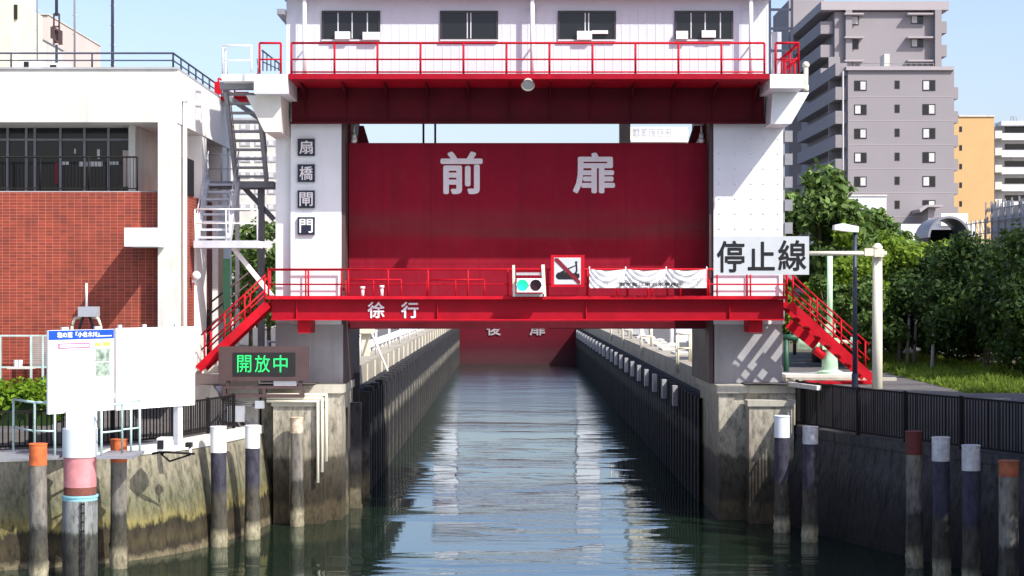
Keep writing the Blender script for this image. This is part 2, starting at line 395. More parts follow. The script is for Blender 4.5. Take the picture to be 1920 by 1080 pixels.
def water_mat():
    m, nt, b = newmat('canal_water')
    b.inputs["Base Color"].default_value = (.011, .021, .012, 1); b.inputs["IOR"].default_value = 4.2; b.inputs["Specular Tint"].default_value = (.88, .95, 1.0, 1)
    b.inputs["Specular IOR Level"].default_value = .6
    g = nt.nodes.new("ShaderNodeNewGeometry"); sp = nt.nodes.new("ShaderNodeSeparateXYZ"); nt.links.new(g.outputs["Position"], sp.inputs[0])
    far = maprange(nt, sp.outputs[1], 84, 120)
    nt.links.new(maprange(nt, far, 0, 1, .02, .17), b.inputs["Roughness"])
    n1 = noise(nt, .9, (.22, .8, 1), 3, .5); n2 = noise(nt, 3.0, (.24, 1.0, 1), 3, .6); big = noise(nt, .16, (.5, 1.0, 1), 3)
    amp = math_(nt, 'ADD', maprange(nt, big, .44, .62, .07, .8), math_(nt, 'MULTIPLY', far, .35))
    h = math_(nt, 'ADD', math_(nt, 'MULTIPLY', n1, .07), math_(nt, 'MULTIPLY', n2, .019))
    h = math_(nt, 'MULTIPLY', h, amp)
    bn = N(nt, "ShaderNodeBump", Strength=1.0, Distance=1.0); nt.links.new(h, bn.inputs["Height"]); nt.links.new(bn.outputs[0], b.inputs["Normal"])
    return m
M['water'] = water_mat()

# ------------------------------------------------------------------ setting: water, ground, path
w = MB(); w.add([(-60, -60, 0), (60, -60, 0), (60, 184, 0), (-60, 184, 0)], [(0, 1, 2, 3)])
w.build('water', M['water'], origin=(0, 0, 0), kind='structure')
bed = MB(); bed.add([(-60, -60, -3), (60, -60, -3), (60, 184, -3), (-60, 184, -3)], [(0, 1, 2, 3)])
bed.build('canal_bed', M['soil'], origin=(0, 0, -3), kind='structure')

def smooth_line(pts, k=6):
    out = []
    for i in range(len(pts) - 1):
        p0, p1, p2, p3 = pts[max(i - 1, 0)], pts[i], pts[i + 1], pts[min(i + 2, len(pts) - 1)]
        for j in range(k):
            t = j / k
            out.append(tuple(.5 * (2 * b + (c - a) * t + (2 * a - 5 * b + 4 * c - d) * t * t + (-a + 3 * b - 3 * c + d) * t ** 3) for a, b, c, d in zip(p0, p1, p2, p3)))
    out.append(pts[-1]); return out
QL = smooth_line([(-7.2, 57.0), (-7.6, 54.4), (-8.5, 50.9), (-9.9, 48.7), (-11.6, 47.5), (-14.5, 46.3), (-20, 45), (-34, 43)])
QR = smooth_line([(8.2, 57.0), (8.35, 56.0), (9.15, 53.1), (10.15, 50.3), (11.55, 46.9), (12.4, 44.8), (13.4, 42), (14.2, 38), (14.6, 30), (14.8, 10), (15, -40)])
def normals(line, side):                                    # unit vectors pointing inland
    out = []
    for i in range(len(line)):
        a, b = line[max(i - 1, 0)], line[min(i + 1, len(line) - 1)]
        d = Vector((b[0] - a[0], b[1] - a[1])).normalized()
        out.append(Vector((d.y, -d.x)) * side)
    return out
NL, NR = normals(QL, 1), normals(QR, -1)
NL = [n if n.x < 0.2 else -n for n in NL]; NR = [n if n.x > -0.2 else -n for n in NR]
def off(line, nn, d): return [(p[0] + n.x * d, p[1] + n.y * d) for p, n in zip(line, nn)]
def loft(mb, rings, smooth=False):
    n = len(rings[0])
    mb.add([p for r in rings for p in r], [(j * n + i, j * n + i + 1, (j + 1) * n + i + 1, (j + 1) * n + i) for j in range(len(rings) - 1) for i in range(n - 1)], smooth)
def quay(line, nn, mat, label, cap):
    prof = [(-1.5, 0), (0, 0), (.5, .03), (1.0, .09), (1.6, .19), (2.2, .31), (2.72, .40)]
    t = thing('quay_wall', label, 'wall', (line[0][0], line[0][1], 0))
    w = MB(); loft(w, [[(x, y, z) for x, y in off(line, nn, o)] for z, o in prof], True); w.build('wall_face', mat, t)
    c = MB()
    rg = [[(x, y, z) for x, y in off(line, nn, o)] for o, z in ((.45, 2.70), (.36, 2.70), (.36, 2.95), (.95, 2.95), (.95, 2.4))]
    loft(c, rg); c.build('coping', cap, t)
    return t
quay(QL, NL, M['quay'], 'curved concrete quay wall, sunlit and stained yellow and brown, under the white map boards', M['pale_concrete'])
quay(QR, NR, M['quay_shaded'], 'dark concrete quay wall in shade below the black fence', M['quay_shaded'])
GZ = 4.19
gl = MB()
loft(gl, [[(x, y, 2.93) for x, y in off(QL, NL, .9)], [(x, y, 2.93 if y < 56 else GZ) for x, y in off(QL, NL, 1.7)], [(x, y, 3.3 if y < 55 else GZ) for x, y in off(QL, NL, 1.75)],
          [(min(-60, p[0] - 20), p[1] + (p[1] - 57) * .1, GZ if p[1] > 55 else 3.3) for p in QL]])
gl.add([(-900, 57, GZ), (-6.0, 57, GZ), (-6.0, 186, GZ), (-900, 186, GZ)], [(0, 1, 2, 3)])
gl.add([(-900, 186, GZ), (900, 186, GZ), (900, 2600, GZ), (-900, 2600, GZ)], [(0, 1, 2, 3)])
gl.build('ground', M['asphalt'], origin=(0, 57, GZ), kind='structure')
gr = MB()
loft(gr, [[(x, y, 2.93) for x, y in off(QR, NR, .9)], [(x, y, GZ) for x, y in off(QR, NR, 1.6)], [(p[0] + 900, p[1] + (57 - p[1]) * .0, GZ) for p in QR]])
gr.add([(7.2, 57, GZ), (900, 57, GZ), (900, 186, GZ), (7.2, 186, GZ)], [(0, 1, 2, 3)])
gr.build('path', M['asphalt'], origin=(10, 57, GZ), kind='structure')

# ------------------------------------------------------------------ lock chamber walls
def chamber(xf, xc, side, mat, label):
    t = thing('lock_chamber_wall', label, 'wall', (xf, 64, 0))
    w = MB(); pts = []; y = 62.0; d = .34 * side
    while y < 180:
        pts += [(xf, y), (xf, y + .55), (xf + d, y + .62), (xf + d, y + 1.12)]; y += 1.2
    loft(w, [[(x, yy, z) for x, yy in pts] for z in (-1.5, 3.47)])
    loft(w, [[(x, yy, 3.47) for x, yy in pts], [(xc, yy, 3.47) for x, yy in pts]])
    w.build('sheet_piling', mat, t)
    c = MB(); a, b = (xc - 1.4, xc) if side < 0 else (xc, xc + 1.4)
    c.box(a, b, 62, 180, 3.2, 4.2); c.build('coping', M['quay_coping'], t)
    return t
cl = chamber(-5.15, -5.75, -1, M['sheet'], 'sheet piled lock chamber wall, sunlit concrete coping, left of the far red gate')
cr = chamber(6.24, 6.8, 1, M['sheet_shaded'], 'shaded sheet piled lock chamber wall with pale fender pads')
for i in range(22):                                          # fender pads on the shaded wall
    yy = 69.8 + i * 4.9
    f = MB(); f.box(6.06, 6.235, yy, yy + .45, 2.75, 3.5); f.build('fender_pad', M['plinth'], cr)
for i in range(92):                                          # tarred timber posts on the sunlit wall, alternate ones darkened to read as shaded gaps
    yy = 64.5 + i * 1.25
    f = MB(); f.box(-5.145, -4.93, yy, yy + .62, -1, 3.50); f.build('fender_post', M['sheet'] if i % 2 else M['sheet_shaded'], cl)
    if i % 2: f = MB(); f.box(-5.145, -4.86, yy + .05, yy + .5, 3.503, 3.68); f.build('post_head', M['rubber'], cl)
for i in range(24):
    f = MB(); yy = 66 + i * 4.2; f.box(-5.748, -5.71, yy, yy + .3, 3.47, 4.15); f.build('buttress_strip', M['cream'], cl)

# ------------------------------------------------------------------ front gate tower
G = 58.3
XL0, XL1, XR0, XR1 = X(515, G), X(640, G), X(1338, G), X(1468, G)
tw = thing('lock_gate_tower', 'large white and red lock gate tower with house on top, spanning the canal in front', 'gate tower', (0.5, 61, 4.15))
p = MB(); p.box(X(545, G), XL1, G, 64, 6.0, 13.0); p.box(XL0, X(545, G), G + .25, 64, 6.0, 13.2); p.build('pillar', M['white'], tw)
p = MB(); p.box(XR0, XR1, G, 64, 6.0, 13.2); pr = p.build('pillar', M['white'], tw)
rv = MB()
for cx_ in (1349, 1379, 1409, 1432, 1459):
    for k in range(11):
        zz = Z(232 + k * 28, G)
        if zz > 8.0: rv.tube((X(cx_, G), G - .018, zz), (X(cx_, G), G + .01, zz), .032, .045, n=8)
rv.build('bolt_head', M['white'], pr)
p = MB(); p.box(X(1336, G) - .1, XR0 - .003, G + .06, 63.9, 4.15, 12.9); p.build('gate_guide', M['brown'], tw)
p = MB(); p.box(XL1 + .003, XL1 + .12, G + .06, 63.9, 4.15, 12.9); p.build('gate_guide', M['brown'], tw)
p = MB(); p.box(X(516, G), X(643, G), G + .05, 63.8, 4.15, 5.998); p.build('plinth', M['plinth'], tw)
p = MB(); p.box(X(1340, G), X(1467, G), G + .05, 63.8, 4.15, 5.998); pl = p.build('plinth', M['plinth'], tw)
# deck, girder
YD = 55.6
dk = MB(); dk.box(X(541, YD), X(1443, YD), YD, 64, Z(148, YD), Z(138, YD)); dk.build('deck', M['roof_red'], tw)
YG = 58.0
zgb, zgt = Z(229, YG), Z(148, YD) - .004
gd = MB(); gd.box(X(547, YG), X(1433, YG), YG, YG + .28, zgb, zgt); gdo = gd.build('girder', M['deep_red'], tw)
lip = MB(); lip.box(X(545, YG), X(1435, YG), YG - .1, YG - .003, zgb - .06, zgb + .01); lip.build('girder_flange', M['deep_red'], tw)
for i in range(12):
    xx = X(575 + i * 76, YG); q = MB()
    q.prism_x([(YG - .003, zgt - .003), (YD + .7, zgt - .003), (YD + .7, zgt - .06), (YG - .10, zgt - .42), (YG - .03, zgb + .015), (YG - .003, zgb + .015)], xx - .012, xx + .012); q.build('bracket', M['deep_red'], tw)
q = MB(); q.box(X(560, 63.6), X(1425, 63.6), 63.6, 63.9, 12.95, zgt); q.build('girder', M['deep_red'], tw)
# corbels at both ends
for a, b, y1, pts in ((476, 540, 175, (476, 545)), (1444, 1508, 165, (1438, 1508))):
    q = MB(); q.box(X(a, YD), X(b, YD) - (.004 if a < 900 else 0) + (0 if a < 900 else .0), YD + .02, 62, Z(y1, YD), Z(139, YD)); cb = q.build('corbel', M['white'], tw)
    q = MB(); zb = Z(y1, YD) - .004
    if a < 900: q.prism([(X(480, G), zb), (X(514, G), zb), (X(543, G) , zb), (X(543, G), zb - 1.1), (X(513, G), zb - 1.1)], YD + .5, 61)
    else: q.prism([(X(1436, G), zb), (X(1503, G), zb), (X(1470, G), zb - .95), (X(1432, G), zb - .95)], YD + 1.2, 61)
    q.build('corbel_haunch', M['white'] if a > 900 else M['pale_concrete'], tw)
# house
YH = 58.0; HX0, HX1 = X(537, YH), X(1441, YH); zh0, zh1 = Z(138, YD) + .003, 16.15
hw = MB(); hw.box(HX0, HX1, YH, 63, zh0, zh1)
hwo = hw.build('house_wall', M['clad'], tw)
wins = ((603, 713), (825, 934), (1046, 1155), (1265, 1375))
rb = MB(); xx = HX0 + .1
while xx < HX1:
    px = CX + xx * K / YH
    if any(a - 5 < px < b + 5 for a, b in wins):
        rb.box(xx - .02, xx + .02, YH - .008, YH - .0005, zh0, Z(78, YH)); rb.box(xx - .02, xx + .02, YH - .008, YH - .0005, Z(15, YH), zh1 - .3)
    else: rb.box(xx - .02, xx + .02, YH - .008, YH - .0005, zh0, zh1 - .3)
    xx += .265
rb.build('cladding_rib', M['clad'], hwo)
rf = MB(); rf.prism_x([(57.42, 16.153), (57.42, 16.3), (60.5, 16.5), (63.3, 16.3), (63.3, 16.153)], HX0 - .12, HX1 + .12); rf.build('roof', M['pale_steel'], tw)
gt = MB(); gt.box(HX0 - .25, HX0 - .002, 57.6, 63, Z(30, YH), Z(20, YH)); gt.build('gutter', M['grey_steel'], tw)
for i, (a, b) in enumerate(wins):
    y0, y1 = 20, 74
    fr = MB(); fw = 4
    fr.pbox(a, b, y0, y0 + fw, YH - .05, YH - .002); fr.pbox(a, b, y1 - 2, y1, YH - .05, YH - .002); fr.pbox(a, a + 4, y0 + fw, y1 - 2, YH - .05, YH - .002); fr.pbox(b - 4, b, y0 + fw, y1 - 2, YH - .05, YH - .002)
    wn_ = fr.build('window', M['window_frame'], tw)
    g = MB(); g.pbox(a + 4, b - 4, y0 + fw, y1 - 2, YH - .022, YH - .003); g.build('pane', M['glass'], wn_)
    ml = MB()
    for m in ((.28, .52, .78) if i in (0, 3) else (.47, .53)):
        xm = a + (b - a) * m; ml.pbox(xm - 1, xm + 1, y0 + fw, y1 - 2, YH - .04, YH - .023)
    ml.build('mullion', M['alu'], wn_)
    sl = MB(); sl.pbox(a, b, y1, y1 + 3, YH - .1, YH - .023); sl.build('sill', M['alu'], wn_)
    for (c, d, e, f_) in (((628, 656, 59, 73), (680, 712, 60, 74)), (), ((1082, 1110, 58, 74), (1110, 1140, 57, 63)), ((1268, 1290, 58, 73), (1316, 1342, 57, 70)))[i]:
        bx = MB(); bx.pbox(c, d, e, f_, YH - .20, YH - .051); bx.build('window_box', M['trim_white'], wn_)
for px in (571, 998, 1408):
    q = MB(); yy = YH - .38; q.tube((X(px, yy), yy, zh0 + .12), (X(px, yy), yy, 16.15), .065, n=12)
    for zz in (zh0 + .3, 14.6, 15.8): q.box(X(px, yy) - .02, X(px, yy) + .02, yy + .06, YH - .001, zz, zz + .04)
    q.build('downpipe', M['trim_white'], tw)
kb = MB(); kb.box(HX0 + .2, HX1 - .2, YH - .5, YH - .4, zh0, zh0 + .09); kb.build('wall_kerb', M['deep_red'], tw)
an = MB(); an.box(HX1 + .25, HX1 + .62, 59.5, 62, zh0, 15.3); an.build('equipment_cabinet', M['pale_steel'], tw)
an = MB()
for a in (HX1 + .15, HX1 + .85): an.box(a, a + .07, 59.0, 59.1, zh0, 17)
for zz in (14.6, 15.3, 15.9): an.box(HX1 + .22, HX1 + .85, 59.02, 59.08, zz, zz + .08)
an.build('equipment_frame', M['dark_steel'], tw)
# top railing
zr = Z(138, YD) + .002; hr = Z(80, YD) - zr
r_ = MB(); r_.rail((X(546, YD), YD + .08, zr), (X(1434, YD), YD + .08, zr), hr, 11, .034, (.47, .06)); r_.build('deck_railing', M['red'], tw)
r_ = MB(); r_.rail((X(486, YD), YD + .08, zr), (X(526, YD), YD + .08, zr), hr, 1, .034, (.47,)); r_.build('end_railing', M['red'], tw)
r_ = MB()
for k in range(5): r_.tube(P(493 + k * 7.5, 133, 57.2), P(493 + k * 7.5, 96 + k * 5.6, 57.2), .022, n=6)
r_.tube(P(491, 94, 57.2), P(526, 121, 57.2), .03, n=6); r_.tube(P(493, 116, 57.2), P(523, 130, 57.2), .02, n=6); r_.build('stair_handrail', M['dark_steel'], tw)
r_ = MB(); r_.rail((X(1455, YD), YD + .08, zr), (X(1498, YD), YD + .08, zr), hr, 1, .034, (.47,))
r_.rail((X(1498, YD), YD + .08, zr), (X(1498, YD) + .02, 61, zr), hr, 3, .034, (.47,)); r_.rail((X(1455, 60), 60, zr), (X(1490, 60), 60, zr), hr, 2, .034, (.47,)); r_.tube(P(1468, 108, 57), P(1495, 84, 57), .05); r_.tube(P(1475, 128, 57), P(1496, 108, 57), .04); r_.build('end_railing', M['red'], tw)
q = MB(); q.tube(P(1511, 124, YD + .3), P(1511, 172, YD + .3), .07, n=12); q.ball(P(1511, 122, YD + .3), .11); q.tube(P(1511, 160, YD + .3), P(1511, 172, YD + .3), .085, n=12); q.build('downpipe', M['cream'], tw)
# pipe and cable trays on the right pillar side
q = MB(); q.box(XR1 + .01, XR1 + .1, 58.6, 58.8, 6, 12.2)
for k in range(7): q.box(XR1 + .1, XR1 + .34, 58.55, 58.9, 7.4 + k * .72, 7.75 + k * .72)
q.build('cable_duct', M['grey_steel'], tw)

# plaques on the left pillar
for ch, y0, y1 in (("扇", 260, 292), ("橋", 308, 341), ("閘", 357, 390), ("門", 407, 440)):
    q = MB(); q.pbox(558, 590, y0, y1, G - .10, G - .002)
    o = q.build('name_plaque', M['navy_sign'], origin=(X(574, G), G, Z(y1, G)), label='square navy plaque reading ' + ch + ' on the white left pillar', cat='plaque', group='name plaques on the left pillar')
    lettering(ch, X(561.5, G - .1), X(586.5, G - .1), Z(y1 - 3.5, G - .1), Z(y0 + 3.5, G - .1), G - .1, M['letter_grey'], o, 'lettering', .012, .012)

# ------------------------------------------------------------------ front gate leaf
YLf = 59.3
gl_ = thing('lift_gate_leaf', 'huge dark red lift gate marked 前扉 hanging between the white pillars', 'gate leaf', (0.5, YLf, Z(616, YLf)))
q = MB(); q.box(XL1 + .15, XR0 - .13, YLf, YLf + .9, Z(616, YLf), Z(268, YLf)); sk = q.build('skin_plate', M['leaf_gate'], gl_)
q = MB()
for k in range(5): zz = 6.9 + k * 1.0; q.box(XL1 + .16, XR0 - .14, YLf - .006, YLf - .001, zz, zz + .02)
for k in range(7): xx = XL1 + 1.2 + k * 1.55; q.box(xx, xx + .018, YLf - .0075, YLf - .001, Z(600, YLf), Z(269, YLf))
q.build('weld_seam', M['leaf_gate'], sk)
q = MB(); q.box(XL1 + .2, XR0 - .2, YLf - .05, YLf - .003, Z(616.5, YLf), Z(603, YLf)); q.build('bottom_beam', M['deep_red'], gl_)
for s_, (a, b, c, d) in enumerate(((672, 680, 690, 668), (1322, 1312, 1293, 1327))):
    q = MB(); zt, zb = Z(234, YLf), Z(268, YLf) + .002
    q.prism([(X(a, YLf), zt), (X(b if s_ == 0 else c + 8, YLf), zt), (X(c, YLf), zb), (X(d, YLf), zb)] if s_ == 0 else [(X(1303, YLf), zt), (X(1322, YLf), zt), (X(1306, YLf), zb), (X(1292, YLf), zb)], YLf + .3, YLf + .6); q.build('lifting_lug', M['deep_red'], gl_)
    q = MB(); q.box(*((X(646, YLf), X(657, YLf)) if s_ == 0 else (X(1320, YLf), X(1334, YLf))), YLf + .1, YLf + .8, zb, 12.9); q.build('side_strut', M['deep_red'], gl_)
q = MB()
for px in (794, 816): q.tube(P(px, 268, YLf + .5), P(px, 228, YLf + .5), .035)
q.build('lifting_rope', M['black'], gl_)
q = MB(); q.box(X(1162, 60), X(1182, 60), 60, 60.4, 11.7, 13); q.build('hoist_post', M['plinth'], gl_)
for px in (664, 1315):
    q = MB(); q.tube(P(px, 262, YLf + .05), P(px, 250, YLf + .05), .07); q.ball(P(px, 263, YLf + .05), .1); q.tube(P(px, 250, YLf + .05), P(px, 234, YLf + .05), .03); q.build('work_lamp', M['trim_white'], gl_)
lettering("前", X(826, YLf), X(905, YLf), Z(364, YLf), Z(284, YLf), YLf, M['letter_grey'], gl_, 'lettering', .03, .028)
lettering("扉", X(1074, YLf), X(1153, YLf), Z(363, YLf), Z(286, YLf), YLf, M['letter_grey'], gl_, 'lettering', .03, .028)

# ------------------------------------------------------------------ walkway under the tower
YW = 56.6
WX0, WX1 = X(500, YW), X(1478, YW); zwt, zwb = Z(559, YW), Z(600, YW)
wk = thing('footbridge', 'bright red steel footbridge with railings crossing the canal in front of the gate', 'footbridge', (0.5, 57.4, zwb))
q = MB(); q.box(WX0, WX1, YW, 58.22, zwt - .035, zwt); q.build('deck', M['red'], wk)
q = MB(); q.box(WX0 + .12, WX1 - .1, YW + .28, YW + .32, zwb + .03, zwt - .038); q.build('girder', M['roof_red'], wk)  # web in a darker red than its flanges, deepening the deck's shade
q = MB(); q.box(WX0 + .12, WX1 - .1, YW + .04, YW + .5, zwb - .01, zwb + .027); q.build('girder_flange', M['red'], wk)
q = MB(); q.box(WX0 + .12, WX1 - .1, 58.0, 58.05, zwb + .03, zwt - .038); q.build('girder', M['red'], wk)
for px in (555, 820, 1100, 1370):
    q = MB(); q.box(X(px, YW) - .012, X(px, YW) + .012, YW + .19, YW + .278, zwb + .028, zwt - .038); q.build('stiffener', M['red'], wk)
hr = Z(505, YW) - zwt
q = MB(); q.rail((X(503, YW), YW + .05, zwt), (X(1476, YW), YW + .05, zwt), hr, 13, .03, (.48,)); q.box(WX0, WX1, YW + .002, YW + .012, zwt, zwt + .07); q.build('front_railing', M['red'], wk)
for a, b in ((648, 752), (800, 908), (1100, 1215), (1222, 1330)):
    q = MB(); q.rail((X(a, 58.1), 58.15, zwt), (X(b, 58.1), 58.15, zwt), .57, 2, .024, ()); q.build('low_railing', M['red'], wk)
q = MB(); q.rail((X(506, 58.1), 58.15, zwt), (X(640, 58.1), 58.15, zwt), hr, 2, .026, (.48,)); q.build('rear_railing', M['red'], wk); q = MB(); q.rail((X(1345, 58.1), 58.15, zwt), (X(1470, 58.1), 58.15, zwt), hr, 2, .026, (.48,)); q.build('rear_railing', M['red'], wk)
for a, b, c in ((556, 580, 625), (1408, 1432, 624)):
    q = MB(); q.box(X(a, YW), X(b, YW), YW + .3, G - .003, Z(c, YW), zwb - .012); q.build('bearing_bracket', M['red'], wk)
for ch, a, b in (("徐", 688, 720), ("行", 751, 784)):
    lettering(ch, X(a, YW), X(b, YW), Z(597, YW), Z(566, YW), YW + .27, M['letter_grey'], wk, 'lettering', .02, .02)
for px, py in ((680, 540), (716, 538)):
    q = MB(); q.tube(P(px, 558, 57.6), P(px, py, 57.6), .05); q.tube(P(px, py + 2, 57.6), P(px, py - 3, 57.6), .075); q.build('valve_post', M['trim_white'], wk)

def red_stair(pts_top, pts_bot, Ya, Yb, parent_name, label, n, dirn):
    a, b = P(*pts_top, Ya), P(*pts_bot, Ya)
    t = thing('red_staircase', label, 'staircase', (b.x, (Ya + Yb) / 2, b.z), 'red staircases at the footbridge ends')
    for yy in (Ya, Yb):
        q = MB(); o = Vector((0, yy - Ya, 0)); q.bar(a + o, b + o, .05, .26); q.build('stringer', M['red'], t)
        q = MB(); L = (b - a)
        for k in range(4):
            c = a + L * (k + .15) / 3.45 + o; q.tube(c, c + Vector((0, 0, .95)), .026, n=8)
        for h in (.5, .95): q.tube(a + L * .03 + o + Vector((0, 0, h)), b + o + Vector((0, 0, h)) - L * .04, .026, n=8)
        q.build('handrail', M['red'], t)
    for k in range(n):
        c = a.lerp(b, (k + .5) / n); q = MB(); q.box(c.x - .12, c.x + .12, Ya + .028, Yb - .028, c.z - .02, c.z + .02); q.build('step', M['red'], t)
    return t
red_stair((502, 570), (372, 692), 56.7, 57.9, 'left', 'red steel staircase descending leftward behind the white map boards', 11, -1)
rs = red_stair((1480, 570), (1636, 711), 56.7, 58.05, 'right', 'red steel staircase descending rightward beside the lamp post', 8, 1)
q = MB(); q.bar(P(1478, 606, 57.6), P(1530, 648, 57.6), .06, .3); q.build('brace', M['red'], rs)
q = MB(); q.box(X(1510, 57.4), X(1636, 57.4), 57.0, 58.0, GZ + .01, GZ + .08); q.build('base_frame', M['red'], rs)

# ------------------------------------------------------------------ things on the walkway
t = thing('canal_signal', 'white two lamp signal box with green light lit on the red footbridge railing', 'traffic signal', (X(990, 56.3), 56.4, Z(556, 56.4)))
q = MB(); q.pbox(969, 1017, 522, 548, 56.2, 56.45); q.build('housing', M['trim_white'], t)
for px, m_ in ((979.5, 'green_lens'), (1004.5, 'dark_lens')):
    q = MB(); c = P(px, 535, 56.2); q.tube(c + Vector((0, -.012, 0)), c + Vector((0, .05, 0)), .165, n=24); q.build('lens', M[m_], t)
    q = MB(); n = 16
    for k in range(n):
        a0, a1 = math.pi * k / n, math.pi * (k + 1) / n
        q.bar(c + Vector((.18 * math.cos(a0), -.10, .18 * math.sin(a0))), c + Vector((.18 * math.cos(a1), -.10, .18 * math.sin(a1))), .2, .012, up=(0, 1, 0)) if False else None
        p0, p1 = Vector((math.cos(a0), 0, math.sin(a0))), Vector((math.cos(a1), 0, math.sin(a1)))
        q.add([c + p0 * .178, c + p1 * .178, c + p1 * .178 + Vector((0, -.12, 0)), c + p0 * .178 + Vector((0, -.12, 0)), c + p0 * .19, c + p1 * .19, c + p1 * .19 + Vector((0, -.12, 0)), c + p0 * .19 + Vector((0, -.12, 0))], [(0, 1, 2, 3), (7, 6, 5, 4), (3, 2, 6, 7)], True)
    q.build('visor', M['trim_white'], t)
q = MB(); q.bar(P(963, 497, 56.45), P(964, 556, 56.45), .08); q.build('post', M['cream'], t)
q = MB(); q.bar(P(1018, 496, 56.45), P(1021, 556, 56.45), .10); q.build('post', M['cream'], t)
q = MB(); q.pbox(968, 1016, 511, 516, 56.46, 56.5); q.build('cross_bar', M['plinth'], t); q = MB(); q.pbox(966, 1020, 551, 556, 56.4, 56.6); q.build('cross_bar', M['plinth'], t)

YS = 56.4
t = thing('prohibition_sign', 'square red framed sign with crossed out boat figure on the footbridge railing', 'sign', (X(1064, YS), YS, Z(538, YS)))
q = MB(); q.pbox(1033, 1096, 478, 538, YS, YS + .06); q.build('frame', M['red'], t)
q = MB(); q.pbox(1039, 1089, 483, 533, YS - .006, YS - .001); q.build('panel', M['sign_grey'], t)
q = MB(); hull = [(1042, 516), (1046, 511), (1056, 510), (1075, 512), (1086, 513), (1087, 519), (1083, 524), (1047, 524), (1043, 521)]
q.prism([(X(a, YS), Z(b, YS)) for a, b in hull], YS - .012, YS - .007)
q.prism([(X(a, YS), Z(b, YS)) for a, b in ((1078, 490), (1083, 490), (1082, 494), (1083, 507), (1081, 513), (1077, 513), (1080, 506), (1079, 497))], YS - .0125, YS - .007)
q.prism([(X(a, YS), Z(b, YS)) for a, b in ((1050, 510), (1064, 503), (1079, 497), (1080, 498.5), (1066, 505), (1056, 511))], YS - .0115, YS - .007); q.build('pictogram', M['black'], t)
q = MB(); q.prism([(X(a, YS), Z(b, YS)) for a, b in ((1040, 484), (1046, 484), (1088, 527), (1088, 532), (1083, 532), (1040, 489))], YS - .018, YS - .0131); q.build('slash_bar', M['sign_red'], t)

t = thing('cloth_banner', 'creased white cloth banner with two lines of writing tied to the red railing', 'banner', (X(1215, 56.45), 56.45, Z(540, 56.45)))
def banner():
    nx, nz = 120, 24; vs = []; fs = []
    a0, a1 = X(1105, 56.45), X(1325, 56.45); z1, z0 = Z(504, 56.45), Z(540, 56.45)
    ties = (0, .31, .655, 1)
    for j in range(nz + 1):
        for i in range(nx + 1):
            u, v = i / nx, j / nz
            k = max(n for n in range(3) if u >= ties[n]); s = (u - ties[k]) / (ties[k + 1] - ties[k])
            sag = .06 * 4 * s * (1 - s)
            x = a0 + (a1 - a0) * u; z = z1 + (z0 - z1) * v - sag * (1 - v) ** 1.5
            fold = .055 * math.sin(9 * (v * 1.0 + 4 * (s - .5) ** 2 * .8) * 2) * (.4 + .6 * abs(2 * s - 1)) * (1 - .5 * v) + .02 * math.sin(40 * u + 9 * v)
            vs.append((x, 56.45 + fold, z))
    for j in range(nz):
        for i in range(nx):
            k = j * (nx + 1) + i; fs.append((k, k + nx + 1, k + nx + 2, k + 1))
    return MB().add(vs, fs, True)
q = banner(); q.build('cloth', M['trim_white'], t)
lettering("東京都江東治水事務所", X(1160, 56.35), X(1281, 56.35), Z(537, 56.35), Z(529.5, 56.35), 56.36, M['black'], t, 'lettering', .006, .03)
q = MB(); rr = random.Random(3)
for a, b in ((1136, 1172), (1177, 1206), (1214, 1262), (1268, 1318)):
    x = a
    while x < b:
        wd = rr.uniform(1.5, 3.4)
        for k in range(3):
            yk = 521.5 + k * 1.6 + rr.uniform(-.3, .3); q.pbox(x, x + wd, yk, yk + .75, 56.355, 56.36)
        q.pbox(x + wd * .4, x + wd * .4 + .7, 521, 526, 56.354, 56.36)
        x += wd + 1.1
q.build('small_print', M['plinth'], t)
q = MB()
for px in (1105, 1173, 1249, 1325): q.tube(P(px, 500, 56.5), P(px, 507, 56.5), .02, n=6)
q.build('tie', M['trim_white'], t)

# loudspeaker under the deck
t = thing('loudspeaker', 'cream horn loudspeaker hanging from the red deck edge', 'loudspeaker', P(990, 167, 55.7))
q = MB(); c = P(989, 143, 55.75); q.tube(c, P(990, 152, 55.7), .08, .12, n=16); q.build('driver', M['cream'], t)
q = MB(); n = 24; a = P(990, 151, 55.72); b = P(990, 160, 55.5); q.tube(a, b, .10, .20, n=n, cap=False); q.build('horn', M['cream'], t)
q = MB(); d = (b - a).normalized(); q.tube(b - d * .10, b - d * .06, .155, .17, n=24); q.build('horn_cone', M['plinth'], t)
q = MB(); q.box(c.x - .05, c.x + .05, 55.75, 55.96, c.z - .01, c.z + .06); q.build('bracket', M['cream'], t)

# ------------------------------------------------------------------ piers
def pier(label, x0, x1, fx0, fx1, left):
    t = thing('concrete_pier', label, 'pier', ((x0 + x1) / 2, 59, 0))
    q = MB(); q.box(x0, x1, 57.35, 63, -1.5, 3.9); q.build('pier_block', M['pier'], t)
    q = MB(); q.box(x0 - .06, x1 + .06, 57.25, 64, 3.903, 4.147); q.build('pier_cap', M['concrete'], t)
    q = MB(); q.box(fx0, fx1, 56.45, 57.347, -1.5, 3.55); q.build('pier_block', M['pier'], t)
    q = MB(); q.box(fx0 - .05, fx1 + .05, 56.38, 57.245, 3.553, 3.72); q.build('pier_cap', M['concrete'], t)
    return t
pl_ = pier('concrete pier block below the green LED sign, pale cap and stains', X(490, 57.3), X(640, 57.3), X(512, 56.4), X(608, 56.4), True)
for k, (xa, yb) in enumerate(((596, 752), (604, 746), (612, 740))):
    q = MB(); yy = 56.30 - k * .001; q.path([P(500, yb, yy), P(xa, yb, yy), P(xa, 905 - k * 20, yy)], .045, 8); q.build('conduit', M['cream'], pl_)
pr_ = pier('concrete pier block below the white striped plinth, two stepped caps', X(1348, 57.3), X(1492, 57.3), X(1405, 56.4), X(1489, 56.4), False)
